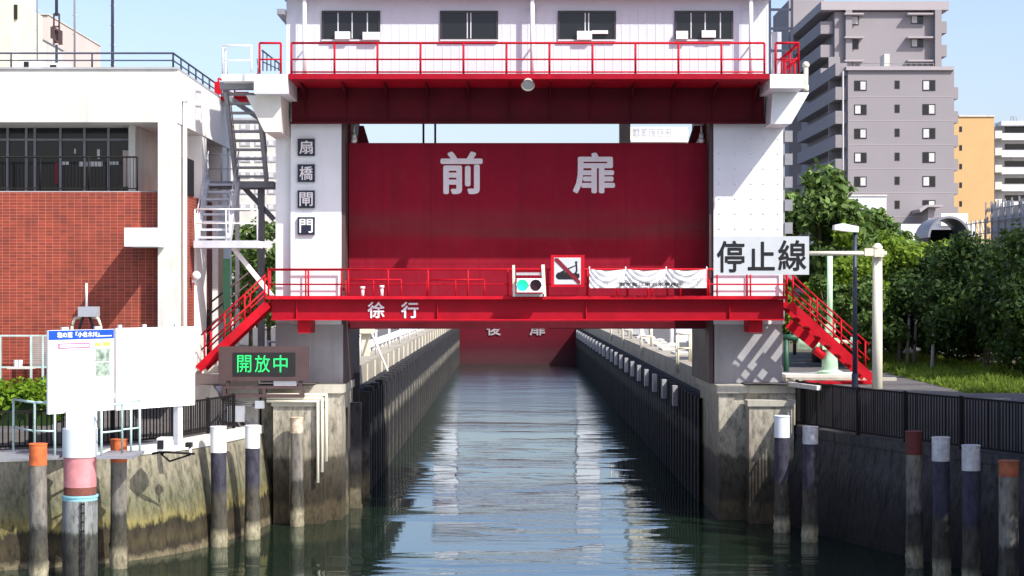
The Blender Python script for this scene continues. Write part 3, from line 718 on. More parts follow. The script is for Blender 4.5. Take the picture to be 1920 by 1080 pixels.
# fender posts at the chamber mouth
for i, (px0, px1, pt, pb, Y, side) in enumerate(((603, 624, 785, 950, 58.2, 0), (624, 650, 765, 962, 58.8, 0), (648, 673, 700, 900, 61.5, 0), (656, 676, 755, 900, 60.5, 0), (674, 692, 735, 905, 63.5, 0))):
    q = MB(); q.box(X(px0, Y), X(px1, Y), Y, Y + .45, -1, Z(pt, Y)); q.box(X(px0, Y) - .03, X(px1, Y) + .03, Y - .03, Y + .4, -1, Z(935, Y) if i < 2 else .1)
    q.build('fender_beam', M['fender'], label='dark fender beam, number %s of the left chamber mouth from the pier inward' % ('one', 'two', 'three', 'four', 'five')[i] if False else 'dark upright fender beam %s' % ('nearest the left pier block', 'second from the left pier block, pale patch midway', 'against the sunlit chamber wall, the tallest there', 'shorter one under the tallest beam, behind pale patch', 'last one before the sunlit sheet piles')[i], cat='fender', group='fender beams at the left chamber mouth')
for i, (px0, px1, pt, Y) in enumerate(((1378, 1404, 785, 57.6), (1343, 1364, 762, 60), (1324, 1342, 752, 62.5))):
    q = MB(); q.box(X(px0, Y), X(px1, Y), Y, Y + .5, -1, Z(pt, Y)); q.box(X(px0, Y) + .05, X(px1, Y) - .05, Y - .06, Y - .002, .4, Z(pt + 12, Y))
    q.build('fender_beam', M['rubber'], label='black upright fender beam in shade, %s' % ('nearest, beside the right pier block', 'middle one of the three by the right pier', 'farthest, against the shaded chamber wall')[i], cat='fender', group='fender beams at the right chamber mouth')

# ------------------------------------------------------------------ mooring piles
def pile(px, py, Y, wpx, capm, shaftm, cap_to, label, group):
    r = wpx * Y / K / 2; x = X(px, Y); zt = Z(py, Y); zc = Z(cap_to, Y)
    t = thing('mooring_pile', label, 'pile', (x, Y, 0), group)
    rr = random.Random(int(px)); n = 28; zs = [-2] + [-.3 + .07 * k for k in range(24)] + [1.7, 2.2, zc - .002]; vs = []
    for z in zs:
        g = max(0, min(1, (1.15 - z) / .5)) if z > -1 else 0
        for k in range(n):
            e = r + g * rr.uniform(-.002, .035) * (1.6 if rr.random() > .9 else 1); a = 6.2832 * k / n; vs.append((x + e * math.cos(a), Y + e * math.sin(a), z))
    q = MB(); q.add(vs, [(j * n + k, j * n + (k + 1) % n, (j + 1) * n + (k + 1) % n, (j + 1) * n + k) for j in range(len(zs) - 1) for k in range(n)], True); q.build('shaft', shaftm, t)
    t.rotation_euler = (R(rr.uniform(-.5, .5)), R(rr.uniform(-.55, .55)), 0)
    q = MB(); q.lathe((x, Y, 0), [(r * 1.04, zc), (r * 1.04, zt - .03), (r * 1.10, zt - .03), (r * 1.10, zt - .008), (r * 1.0, zt)], 20); q.build('cap', capm, t)
    return t
gL, gR = 'mooring piles along the left quay', 'mooring piles along the right quay'
pile(73, 831, 44.6, 32, M['orange'], M['pile'], 872, 'rusty pile with orange cap, leftmost in the picture', gL)
pile(222, 823, 47.4, 30, M['orange'], M['pile'], 866, 'rusty pile with orange cap, right of the thick pink pile', gL)
pile(411, 799, 51.4, 29, M['trim_white'], M['pile_navy'], 848, 'white capped navy pile, left one of the pair by the sunlit quay', gL)
pile(473, 797, 53.0, 27, M['trim_white'], M['pile_navy'], 840, 'white capped navy pile, right one of the pair by the sunlit quay', gL)
M['rust_cap'] = paint('rusty_white_cap', (.52, .42, .30), .7, .5, 7, .9, (.25, .09, .03))
pile(557, 782, 55.9, 24, M['rust_cap'], M['pile'], 812, 'thin pile with rust streaked cream cap before the left pier', gL)
M['dull_red'] = paint('dull_red_cap', (.12, .022, .018), .75, .4, 6, .5, (.06, .03, .025))
M['dull_orange'] = paint('dull_rust_cap', (.30, .085, .035), .75, .45, 6, .6, (.10, .04, .025))
M['old_white'] = paint('chipped_white', (.50, .50, .50), .6, .3, 7, .6, (.1, .09, .08))
pile(1466, 779, 54.5, 28, M['white'], M['pile_navy'], 820, 'pile with clean white cap in front of the right pier', gR)
pile(1518, 799, 52.4, 28, M['old_white'], M['pile_navy'], 832, 'pile with chipped white cap at the start of the black fence', gR)
pile(1715, 808, 47.5, 30, M['dull_red'], M['pile'], 852, 'pile with dark red top in the shade under the black fence', gR)
pile(1766, 819, 45.6, 32, M['old_white'], M['pile_navy'], 864, 'pile with white cap, right beside the dark red topped pile', gR)
pile(1822, 834, 43.8, 33, M['old_white'], M['pile_navy'], 882, 'pile with white cap, between the other white cap and the orange cap', gR)
pile(1891, 863, 41.2, 36, M['dull_orange'], M['pile'], 893, 'pile with rusty orange cap, rightmost in the picture', gR)

# thick pile that carries the map boards
YB = 46.0
def bandz(y): return Z(y, YB)
t = thing('thick_pile', 'thick pink and white banded pile carrying the map boards', 'pile', (X(150, YB), YB, 0))
bx_, br_ = X(150, YB), 32.5 * YB / K
q = MB(); q.lathe((bx_, YB, 0), [(br_, -2), (br_, bandz(937))], 36); q.build('shaft', M['big_pile'], t)
M['cyan_band'] = paint('cyan_paint', (.25, .55, .62), .5, .25, 5, .4, (.2, .2, .19)); M['pink_band'] = paint('faded_pink', (.55, .22, .23), .6, .2, 4, .35, (.25, .10, .08))
M['rust_band'] = paint('rust_band', (.16, .05, .035), .8, .5, 6, .6); M['pale_cyan'] = paint('pale_cyan_white', (.62, .70, .71), .5, .06, 3, .1)
q = MB(); q.lathe((bx_, YB, 0), [(br_ * 1.0, bandz(937)), (br_ * 1.0, bandz(931)), (br_ * 1.05, bandz(931)), (br_ * 1.05, bandz(927.5))], 36); q.build('cyan_ring', M['cyan_band'], t)
q = MB(); q.lathe((bx_, YB, 0), [(br_ * .93, bandz(927)), (br_ * .93, bandz(912))], 36); q.build('rust_band', M['rust_band'], t)
q = MB(); q.lathe((bx_, YB, 0), [(br_ * .93, bandz(912)), (br_ * .93, bandz(856))], 36); q.build('pink_band', M['pink_band'], t)
q = MB(); q.lathe((bx_, YB, 0), [(br_, bandz(856)), (br_, bandz(803)), (br_ * .98, bandz(802))], 36); q.build('white_band', M['pale_cyan'], t)
q = MB()
for dx in (-.035, .035): q.box(bx_ + .17 + dx - .012, bx_ + .17 + dx + .012, YB - br_ - .05, YB - br_ - .03, -.5, bandz(938))
for k in range(9): q.box(bx_ + .12, bx_ + .22, YB - br_ - .07, YB - br_ - .02, .05 + k * .22, .09 + k * .22)
q.build('tide_gauge', M['black'], t)
q = MB(); q.box(bx_ - .27, bx_ + .36, YB - .3, YB + .3, bandz(802), bandz(762)); q.build('post_stub', M['pale_cyan'], t)
# map boards, running back from the thick pile to a post on the quay
pa, pb = Vector((X(103, 46.2), 45.55)), Vector((X(369, 50), 49.7))
bd = (pb - pa); bl = bd.length; bu = bd / bl; bnrm = Vector((bu.y, -bu.x))
def board_fn(a): # flat layout (u along the board, depth, z) turned onto the line pa-pb
    u, d, z = a[:, 0], a[:, 1], a[:, 2]
    return np.stack([pa.x + bu.x * u - bnrm.x * d, pa.y + bu.y * u - bnrm.y * d, z], 1)
def bbox(mb, u0, u1, d0, d1, z0, z1):
    k = len(mb.v); mb.box(u0, u1, d0, d1, z0, z1)
    c = board_fn(np.array([tuple(v) for v in mb.v[k:]]))
    for i in range(8): mb.v[k + i] = Vector(c[i])
    return mb
def uof(px):                                                 # where along the board a photo column falls
    m = (px - CX) / K; return (m * pa.y - pa.x) / (bu.x - m * bu.y)
u0, u1, u2, u3 = 0, uof(214), uof(218), bl
um = uof(304)
ZT, ZB = 6.07, 4.02
t = thing('map_board', 'white map board with blue header on the thick pile', 'information board', (pa.x, pa.y, ZB))
q = MB(); bbox(q, u0, u1, 0, .06, ZB, ZT); q.build('panel', M['trim_white'], t)
q = MB(); bbox(q, u0 + .005, u1 - .01, -.004, -.001, ZT - .24, ZT - .01); q.build('header', M['blue_print'], t)
lettering("塩の道「小名木川」", uof(107), uof(186), ZT - .19, ZT - .05, -.0045, M['trim_white'], t, 'lettering', .004, .03, board_fn)
q = MB(); bbox(q, uof(187), uof(209), -.0065, -.0045, ZT - .18, ZT - .155); q.build('underline', M['trim_white'], t)
q = MB(); bbox(q, uof(109), uof(168), -.004, -.001, ZT - .46, ZT - .33); q.build('title_frame', M['magenta'], t)
q = MB(); bbox(q, uof(111.5), uof(166), -.0065, -.0045, ZT - .435, ZT - .355); q.build('title_field', M['pink_sign'], t)
q = MB(); bbox(q, uof(177), uof(190), -.004, -.001, ZT - .43, ZT - .33); bbox(q, uof(193), uof(206.5), -.004, -.001, ZT - .43, ZT - .31); q.build('caption', M['print_orange'], t)
q = MB(); bbox(q, uof(178.5), uof(206), -.004, -.001, ZT - .81, ZT - .49); q.build('picture', M['photo_green'], t)
q = MB(); bbox(q, uof(178.5), uof(206), -.004, -.001, ZT - 1.18, ZT - .83); q.build('picture', M['photo_green'], t)
q = MB(); rr = random.Random(5)
for k in range(46):
    uu = rr.uniform(uof(112), uof(160)); zz = ZT - .7 - rr.random() * .95; L_ = rr.uniform(.05, .28)
    if uu + L_ < uof(168): bbox(q, uu, uu + L_, -.0045, -.001, zz, zz + .012 + rr.random() * .02)
for k in range(20): uu = rr.uniform(uof(178), uof(200)); zz = ZB + .1 + rr.random() * .35; bbox(q, uu, uu + .1, -.0042, -.001, zz, zz + .012)
q.build('faded_map', M['faint_print'], t)
q = MB(); bbox(q, uof(120), uof(132), .062, .12, ZT, ZT + .07); bbox(q, uof(182), uof(194), .062, .12, ZT, ZT + .07); q.build('hanger', M['alu'], t)
t2 = thing('map_board', 'blank sun bleached white double board beside the blue headed board', 'information board', (pb.x, pb.y, ZB))
q = MB(); bbox(q, u2, um - .004, 0, .06, ZB - .02, ZT + .02); q.build('panel', M['trim_white'], t2)
q = MB(); bbox(q, um + .008, u3, 0, .06, ZB - .02, ZT + .02); q.build('panel', M['trim_white'], t2)
q = MB(); bbox(q, uof(272), uof(276), -.004, -.001, ZT - .17, ZT - .06)
for k in range(7): bbox(q, uof(314 + k * 7), uof(318 + k * 7), -.004, -.001, ZT - .17, ZT - .07)
q.build('faded_print', M['faint_print'], t2)
q = MB(); bbox(q, uof(226), uof(232), .062, .12, ZT, ZT + .1); bbox(q, uof(272), uof(278), .062, .12, ZT, ZT + .1); bbox(q, uof(332), uof(338), .062, .12, ZT, ZT + .1); q.build('hanger', M['alu'], t2)
q = MB(); bbox(q, uof(340) - .05, uof(340) + .12, .07, .24, 2.95, ZT - .1); q.build('post', M['trim_white'], t2)
q = MB(); bbox(q, u0 + .1, u3 - .1, .065, .13, ZB + .3, ZB + .42); q.build('rear_beam', M['alu'], t2)

# platform round the thick pile
t = thing('access_platform', 'teal railed steel platform around the thick pink pile', 'platform', (X(140, 46), 46.4, 2.9))
q = MB()
q.box(X(18, 46), bx_ - br_ - .05, 45.7, 47.2, 2.92, 3.0); q.box(bx_ + br_ + .05, X(262, 46.6), 45.7, 47.2, 2.92, 3.0); q.build('deck', M['grey_steel'], t)
q = MB(); q.rail((X(19, 46.8), 47.1, 3.0), (X(62, 45.6), 45.75, 3.0), 1.3, 1, .03, (.46,)); q.rail((X(62, 45.6), 45.75, 3.0), (X(100, 45.6), 45.75, 3.0), 1.3, 1, .03, (.46,)); q.build('railing', M['teal'], t)
q = MB(); q.rail((X(191, 45.8), 45.75, 3.0), (X(229, 46.4), 46.4, 3.0), 1.22, 1, .03, (.46,)); q.rail((X(229, 46.4), 46.4, 3.0), (X(262, 47), 47.0, 3.0), 1.28, 2, .03, (.46,)); q.build('railing', M['teal'], t)

# black fence on the left quay, hedge and teal mesh fence behind
def fence_along(line, nn, inset, h, step, post, label, z0=2.95, i0=0, i1=None, group=None):
    pts = off(line, nn, inset)[i0:i1]
    t = thing('metal_fence', label, 'fence', (pts[0][0], pts[0][1], z0), group)
    seg = [Vector((a[0], a[1], 0)) for a in pts]; b = MB(); rl = (MB(), MB()); acc = 0; pacc = post
    for a, c in zip(seg[:-1], seg[1:]):
        L = (c - a).length; d = (c - a) / L; s = 0
        for zz, rm in ((z0 + .1, rl[0]), (z0 + h - .03, rl[1])): rm.bar(a + Vector((0, 0, zz)), c + Vector((0, 0, zz)), .045, .05)
        while s < L:
            e = a + d * s; b.bar(e + Vector((0, 0, z0 + .12)), e + Vector((0, 0, z0 + h - .05)), .03, .03); s += step
        pacc += L
        if pacc > post:
            q = MB(); q.bar(a + Vector((0, 0, z0)), a + Vector((0, 0, z0 + h + .02)), .09); q.build('post', M['black_steel'], t); pacc = 0
    [rm.build('rail', M['black_steel'], t) for rm in rl]; b.build('baluster', M['black_steel'], t)
    return t
fence_along(QR, NR, .55, 1.36, .125, 2.2, 'black baluster fence along the shaded quay wall beside the path', i1=40)
fence_along(QL, NL, .85, 1.02, .14, 2.0, 'black baluster fence behind the teal platform railing and boards', i0=4, i1=40)

def leaf_mesh(name, centers, n, size, mat, parent, seed, up=.3, flat=1.0):
    """Many small leaf faces round clump centres (x, y, z, radius)."""
    g = np.random.default_rng(seed); cs = np.array(centers); wgt = cs[:, 3] ** 2; idx = g.choice(len(cs), n, p=wgt / wgt.sum())
    d = g.normal(size=(n, 3)); d /= np.linalg.norm(d, axis=1)[:, None]
    rad = cs[idx, 3] * (g.random(n) ** .35) * (1 + .18 * g.normal(size=n))
    pos = cs[idx, :3] + d * rad[:, None] * np.array([1, 1, .85])
    nor = d + g.normal(size=(n, 3)) * .7 + np.array([0, 0, up]); nor /= np.linalg.norm(nor, axis=1)[:, None]
    t = np.cross(nor, g.normal(size=(n, 3))); t /= np.linalg.norm(t, axis=1)[:, None]; b = np.cross(nor, t)
    sz = size * (.6 + .8 * g.random(n))[:, None]
    v = np.stack([pos - t * sz, pos + b * sz * .55 * flat, pos + t * sz, pos - b * sz * .55 * flat], 1).reshape(-1, 3)
    v -= np.array(tuple(WL[parent.name])) if parent is not None else 0
    me = bpy.data.meshes.new(name); me.vertices.add(n * 4); me.loops.add(n * 4); me.polygons.add(n)
    me.vertices.foreach_set("co", v.ravel()); me.loops.foreach_set("vertex_index", np.arange(n * 4)); me.polygons.foreach_set("loop_start", np.arange(0, n * 4, 4)); me.polygons.foreach_set("loop_total", np.full(n, 4))
    me.update(); me.materials.append(mat)
    o = bpy.data.objects.new(name, me); COL.objects.link(o)
    if parent is not None: o.parent = parent; WL[o.name] = WL[parent.name]
    return o
def tree(label, x, y, z0, h, rx, ry, zc, mat, n, size, seed, group=None, trunk_r=.16, name='tree', nclump=26, cat='tree'):
    t = thing(name, label, cat, (x, y, z0), group); rr = random.Random(seed)
    ch = h - (zc - z0)
    cs = []
    for k in range(nclump):
        u, f = rr.uniform(0, 6.283), math.acos(rr.uniform(-1, 1)); s = rr.uniform(.55, .95)
        cs.append((x + rx * s * math.sin(f) * math.cos(u), y + ry * s * math.sin(f) * math.sin(u), zc + ch / 2 + ch / 2 * s * math.cos(f), rr.uniform(.22, .40) * min(rx, ch / 1.6)))
    leaf_mesh('crown', cs, n, size, mat, t, seed)
    q = MB(); top = Vector((x + rr.uniform(-.1, .1), y, zc + ch * .35)); q.tube((x, y, z0 - .2), top, trunk_r, trunk_r * .5, n=9)
    for k in range(7):
        c = Vector(cs[k * 3 % len(cs)][:3]); s = Vector((x, y, z0)).lerp(top, rr.uniform(.55, 1)); q.tube(s, c, trunk_r * .4, trunk_r * .12, n=6)
    q.build('trunk', M['bark'], t); return t
# clipped hedge at the left
t = thing('clipped_hedge', 'bright green clipped hedge in front of the brick building', 'hedge', (X(20, 52), 52.5, 3.3))
cs = []; rr = random.Random(2)
for k in range(150): cs.append((rr.uniform(-20, X(96, 52)), rr.uniform(51.5, 53.6), rr.uniform(3.5, 4.42), .28))
leaf_mesh('foliage', cs, 15000, .07, M['leaf_hedge'], t, 4)
q = MB(); q.box(-19.8, X(94, 52), 51.7, 53.4, 3.2, 4.2); q.build('hedge_core', M['leaf_dark'], t)
t = thing('mesh_fence', 'teal framed mesh fence panels before the red brick wall', 'fence', (X(60, 53.9), 53.9, GZ))
q = MB(); yy = 53.9
for px in (0, 58, 80): q.box(X(px, yy) - .03, X(px, yy) + .03, yy, yy + .05, GZ, Z(628, yy))
q.build('post', M['teal'], t)
q = MB(); q.box(-22, X(112, yy), yy + .01, yy + .04, Z(631, yy), Z(628, yy)); q.build('rail', M['teal'], t); q = MB(); q.box(-22, X(112, yy), yy + .01, yy + .04, Z(690, yy), Z(687, yy)); q.build('rail', M['teal'], t)
q = MB()
for k in range(26): xx = X(60 + k * 2, yy); q.box(xx - .004, xx + .004, yy + .02, yy + .026, Z(688, yy), Z(630, yy))
for k in range(16): zz = Z(688 - k * 3.6, yy); q.box(X(60, yy), X(112, yy), yy + .028, yy + .034, zz - .004, zz + .004)
q.build('mesh_infill', M['teal'], t)
t = thing('flower_box', 'small white box with pots on the ledge before the brick wall', 'planter', (X(33, 53.3), 53.3, Z(692, 53.3)))
q = MB(); q.pbox(13, 60, 688, 692, 53.2, 53.6); q.build('ledge', M['pale_concrete'], t)
for px in (30, 38):
    q = MB(); c = P(px, 688, 53.4); q.lathe(c, [(.05, 0), (.075, .2), (.08, .2)], 12); q.build('pot', M['trim_white'], t)
t = thing('siren_stand', 'grey alarm box on arched legs with white mast above the blue headed board', 'siren', (X(162, 53), 53, 3.3))
q = MB(); q.pbox(146, 180, 575, 594, 52.9, 53.4); q.build('cabinet', M['grey_box'], t)
q = MB(); q.tube(P(162, 575, 53.1), P(162, 531, 53.1), .035, .03); q.build('mast', M['trim_white'], t)
for px in (-1, 1):
    q = MB(); q.path([P(162 + px * 10, 594, 53.1), P(162 + px * 22, 597, 53.1), P(162 + px * 27, 612, 53.1), P(162 + px * 27, 760, 53.1)], .04); q.build('leg', M['cream'], t)
    q = MB(); q.path([P(162 + px * 6, 594, 53.3), P(162 + px * 12, 612, 53.3), P(162 + px * 13, 760, 53.3)], .04); q.build('leg', M['dark_steel'], t)

# floodlight on a bracket at the quay edge
t = thing('quay_floodlight', 'small white floodlight on a black bracket over the curved quay wall', 'floodlight', P(300, 858, 48.4))
q = MB(); c = P(304, 832, 48.3); q.box(c.x - .12, c.x + .2, 48.2, 48.75, c.z - .18, c.z + .15); q.build('lamp_housing', M['trim_white'], t)
q = MB(); q.box(c.x - .1, c.x + .06, 48.17, 48.198, c.z - .13, c.z + .1); q.build('lamp_glass', M['black'], t)
q = MB(); q.path([P(285, 851, 48.3), P(303, 847, 48.3), P(365, 851, 48.6)], .03); q.path([P(303, 852, 48.3), P(318, 865, 48.5), P(358, 852, 48.6)], .025); q.tube(P(304, 843, 48.4), P(304, 852, 48.4), .05); q.build('bracket_arm', M['black_steel'], t)
q = MB(); c = P(354, 834, 48.8); q.box(c.x - .08, c.x + .08, 48.7, 48.95, c.z - .06, c.z + .06); q.build('camera_head', M['black'], t)
q = MB(); q.tube(P(356, 840, 48.8), P(358, 853, 48.7), .04); q.build('bracket_post', M['trim_white'], t)
# ------------------------------------------------------------------ LED sign and cabinets on the left pier
YE = 56.2
t = thing('led_sign', 'brown LED message board showing 開放中 in green on the left pier', 'display sign', (X(494, YE), YE, Z(745, YE)))
q = MB(); q.pbox(410, 577, 650, 714, YE, YE + .35); q.build('housing', M['brown'], t)
q = MB(); q.pbox(436, 554, 661, 706, YE - .008, YE - .001); q.build('screen', M['screen_dark'], t)
for ch, a, b in (("開", 445, 471), ("放", 478, 506), ("中", 513, 539)):
    lettering(ch, X(a, YE), X(b, YE), Z(698, YE), Z(666, YE), YE - .009, M['led'], t, 'lettering', .006, .0)
q = MB(); q.pbox(417, 571, 724, 729, YE, YE + .3); q.pbox(417, 571, 739, 745, YE, YE + .3)
for px in (417, 492, 565): q.pbox(px, px + 6, 729, 739, YE + .001, YE + .299)
for px in (424, 560): q.pbox(px, px + 6, 714, 724, YE + .05, YE + .25)
q.build('stand', M['brown'], t)
q = MB(); q.pbox(513, 556, 714.5, 723, YE + .1, YE + .25); q.build('tube_lamp', M['trim_white'], t)
t = thing('junction_box', 'grey electrical junction boxes with cables on the left quay', 'junction box', P(440, 792, 56))
q = MB(); q.pbox(426, 457, 762, 791, 55.9, 56.2); q.build('box', M['grey_box'], t)
q = MB(); q.pbox(412, 425.5, 774, 789, 55.95, 56.15); q.build('box', M['grey_box'], t)
q = MB(); q.pbox(478, 494, 752, 766, 56.1, 56.37); q.build('box', M['grey_box'], t)
q = MB()
for k in range(4):
    q.path([P(378, 742 + k * 5, 56.2), P(400, 752 + k * 5, 56.2), P(426, 760 + k * 5, 56.1)], .022, 6)
    q.path([P(457, 775 + k * 3, 56.1), P(474, 782 + k * 4, 56.2), P(486, 798 + k * 2, 56.2)], .018, 6)
for k in range(3): q.path([P(400, 748 + k * 5, 56.3), P(440, 752 + k * 4, 56.3), P(478, 755 + k * 3, 56.25)], .018, 6)
q.path([P(420, 792, 56.0), P(424, 800, 56.0), P(455, 802, 56.0)], .02, 6); q.build('cable', M['cable'], t)
t = thing('white_cabinet', 'small white control cabinet between the boards and the LED sign', 'cabinet', P(408, 745, 56.6))
q = MB(); q.pbox(398, 418, 724, 746, 56.5, 57.0); q.build('cabinet_body', M['pale_steel'], t)
q = MB(); q.pbox(400, 416, 733, 744, 56.48, 56.498); q.build('cabinet_door', M['grey_box'], t)
t = thing('low_parapet', 'low pale concrete parapet behind the left pier', 'wall', (X(440, 57), 57.2, 2.9)); q = MB(); q.box(X(370, 57.5), X(488, 57.5), 57.05, 57.4, 2.9, 4.5); q.build('parapet_wall', M['pale_concrete'], t)

# ------------------------------------------------------------------ grey stair tower left of the left pillar
t = thing('steel_staircase', 'grey steel dogleg staircase tower beside the left pillar', 'staircase', (X(450, 58.5), 58.5, GZ))
def flight(xa, xb, ya, za, yb, zb, n, mat, rails=True):
    for xx in (xa, xb):
        q = MB(); q.bar((xx, ya, za), (xx, yb, zb), .11, .30); q.build('stringer', mat, t)
        if rails:
            q = MB()
            for k in range(4):
                f_ = (k + .1) / 3.3; c = Vector((xx, ya, za)).lerp(Vector((xx, yb, zb)), f_); q.tube(c, c + Vector((0, 0, .95)), .02, n=6)
            for h in (.5, .95): q.tube((xx, ya, za + h), (xx, yb, zb + h), .022, n=6)
            q.build('handrail', mat, t)
    for k in range(n):
        f_ = (k + .5) / n; y, z = ya + (yb - ya) * f_, za + (zb - za) * f_
        q = MB(); q.box(min(xa, xb) + .057, max(xa, xb) - .057, y - .13, y + .13, z - .035, z + .035); q.build('step', mat, t)
zU = Z(340, 59.8); zL = Z(452, 57.2)
flight(X(443, 59.6), X(500, 59.6), 59.6, zU, 57.4, Z(168, 57.4), 10, M['grey_steel'])
flight(X(368, 57.4), X(427, 57.4), 57.6, zL, 59.7, zU, 8, M['pale_steel'])
q = MB(); q.box(X(385, 59.7), X(512, 59.7), 59.7, 61.0, zU - .2, zU); q.build('landing', M['grey_steel'], t)
q = MB(); q.box(X(363, 56.6), X(483, 56.6), 56.6, 57.7, zL - .22, zL); q.build('landing', M['pale_steel'], t)
q = MB(); q.box(X(484, 57), XL0 - .003, 57.0, 57.15, zL - .2, zL - .02); q.build('landing_beam', M['trim_white'], t)
q = MB(); q.box(X(416, 56.2), X(475, 56.2), 56.2, 57.4, Z(152, 56.2), Z(139, 56.2)); q.build('landing', M['trim_white'], t)
q = MB(); q.box(X(412, 56.8), X(474, 56.8), 56.8, 57.3, Z(166, 56.8), Z(152, 56.8) - .03); q.build('landing_beam', M['grey_steel'], t)
q = MB(); hh = Z(85, 56.2) - Z(139, 56.2); q.rail((X(417, 56.2), 56.25, Z(139, 56.2)), (X(471, 56.2), 56.25, Z(139, 56.2)), hh, 1, .028, (.48,)); q.rail((X(417, 56.2), 56.25, Z(139, 56.2)), (X(423, 57.3) , 57.3, Z(139, 56.2)), hh, 1, .028, (.48,)); q.build('railing', M['trim_white'], t)
q = MB(); hh = .95; q.rail((X(365, 56.6), 56.65, zL), (X(482, 56.6), 56.65, zL), hh, 2, .024, (.55,)); q.build('railing', M['trim_white'], t)
q = MB(); q.rail((X(390, 60.9), 60.9, zU), (X(440, 60.9), 60.9, zU), .95, 2, .022, (.5,)); q.build('railing', M['pale_steel'], t)
q = MB(); q.bar((X(436, 57.2), 57.3, zL - .2), (X(510, 57.2), 57.3, Z(556, 57.2)), .14, .14); q.build('brace', M['trim_white'], t)
q = MB(); q.bar(P(458, 352, 60.8), P(514, 412, 60.8), .1, .16); q.build('brace', M['grey_steel'], t)
q = MB(); q.bar(P(428, 182, 58.2), P(512, 240, 58.2), .06, .16); q.bar(P(490, 178, 58.5), P(514, 218, 58.5), .04, .08); q.build('brace', M['grey_steel'], t)
q = MB(); q.box(X(483, 60.6), X(495, 60.6), 60.6, 60.8, GZ, zU - .2); q.build('column', M['grey_steel'], t)
q = MB(); q.box(X(441, 61), X(448, 61), 61, 61.12, GZ, zU - .2); q.build('column', M['trim_white'], t)
q = MB(); q.box(X(398, 60), X(408, 60), 60.0, 60.15, GZ, zU - .2); q.build('column', M['trim_white'], t)
t = thing('link_gangway', 'red railed gangway from the brick building roof to the stair tower', 'gangway', P(420, 195, 62))
q = MB(); q.box(X(410, 64), X(478, 60), 62, 63, Z(186, 62), Z(181, 62)); q.build('deck', M['red'], t)
q = MB(); q.rail((X(404, 61), 61.6, Z(178, 61.6)), (X(440, 61.8), 61.8, Z(192, 61.8)), .55, 3, .03, (.5,)); q.box(X(402, 61.5), X(414, 61.5), 61.5, 61.56, Z(177, 61.5), Z(153, 61.5)); q.build('railing', M['red'], t)
q = MB(); q.pbox(440, 466, 172, 182, 61.9, 61.95); q.pbox(446, 468, 186, 192, 61.9, 61.95); q.build('side_panel', M['red'], t)
# brown stair rail and green post behind the red stair
t = thing('brown_stair_rail', 'brown pipe stair rail by the building side door, behind the red stair', 'railing', P(345, 690, 59.5))
q = MB()
for h in (0, .35): q.tube(P(340, 610, 59.5) - Vector((0, 0, h)), P(474, 505, 59.5) - Vector((0, 0, h)), .03)
for k in range(6): c = P(340, 610, 59.5).lerp(P(474, 505, 59.5), k / 5); q.tube(c, (c.x, c.y, c.z - .9), .025)
q.build('stair_rail', M['brown'], t)
t = thing('green_post', 'dark green steel post between the two left stairs', 'post', P(424, 640, 59)); q = MB(); q.box(X(418, 59), X(430, 59), 59, 59.25, GZ, Z(485, 59)); q.build('shaft', M['dark_green'], t); q = MB(); q.box(X(414, 59), X(434, 59), 58.95, 59.3, Z(632, 59), Z(618, 59)); q.build('collar', M['dark_green'], t)
t = thing('side_door_steps', 'brown door and steps at the side of the brick building', 'steps', P(375, 700, 60)); q = MB(); q.box(X(366, 59.8), X(396, 59.8), 59.8, 60.0, GZ, Z(580, 59.8)); q.build('door_panel', M['brown'], t); q = MB(); q.box(X(378, 59), X(412, 59), 58.7, 59.4, GZ, GZ + .5); q.build('step_block', M['pale_concrete'], t)

# ------------------------------------------------------------------ brick control building at the left
YF, YK = 54.0, 54.55
bx1 = X(330, YF); bxl = -45; zt, zv, zbk = Z(130, YF), Z(229, YF), Z(360, YK)
YR = 64.6
t = thing('control_building', 'red brick and pale concrete control building with dark glazed upper floor', 'building', (X(200, 58), 60, GZ))
q = MB(); q.box(bxl, X(257, YK), YK, YR, GZ - .1, zbk); q.box(X(257, YK), bx1 - .06, YK + .02, 58.4, GZ - .1, zbk - .003); q.box(X(257, YK), bx1 - .06, 58.41, YR, GZ - .1, zbk - .003); q.build('brick_wall', M['brick'], t)
q = MB(); q.box(X(296, YF), bx1, YF, YK + .5, GZ - .1, zv - .003); q.build('corner_column', M['pale_concrete'], t)
q = MB(); q.box(bxl, bx1, YF, YR, zv, zt); q.build('parapet', M['pale_concrete'], t)
q = MB(); q.box(bx1 + .002, bx1 + .03, YF + .15, YR, zv, zt - .003); q.build('sunlit_side_slab', M['sunlit_white'], t)  # thin white slab added to brighten the parapet's side like stronger sun
q = MB(); q.box(bxl, bx1 + .04, YF - .05, YF + .2, zt, zt + .06); q.box(bx1 - .2, bx1 + .04, YF + .2, YR, zt, zt + .06); q.build('coping_strip', M['plinth'], t)
for a, b in ((58.6, 59.4), (62.8, 63.7), (YR - .4, YR)):
    q = MB(); q.box(bx1 - 1.0, bx1 - .003, a, b, zbk, zv - .003); q.build('side_pier', M['sunlit_white'], t)
q = MB(); q.box(bx1 - 1.6, bx1 - 1.4, YK + .55, YR - 1.1, zbk + .003, zv - .003); q.build('recess_wall', M['pale_concrete'], t)
q = MB(); q.box(bx1 - .2, bx1 - .02, 55.6, 57.2, zbk - .0, zbk + 1.1) ; q.build('recess_panel', M['black_steel'], t)
q = MB(); q.box(bx1 - .05, bx1 + .02, 57.4, 59.3, GZ, zbk - .5); q.box(bx1 - .05, bx1 + .02, 61.0, YR, GZ, zbk + .01); q.build('side_wall', M['sunlit_white'], t)
q = MB(); q.box(bx1 + .02, bx1 + .05, 61.2, 62.6, Z(600, 61), Z(455, 61)); q.build('side_door', M['orange_door'], t)
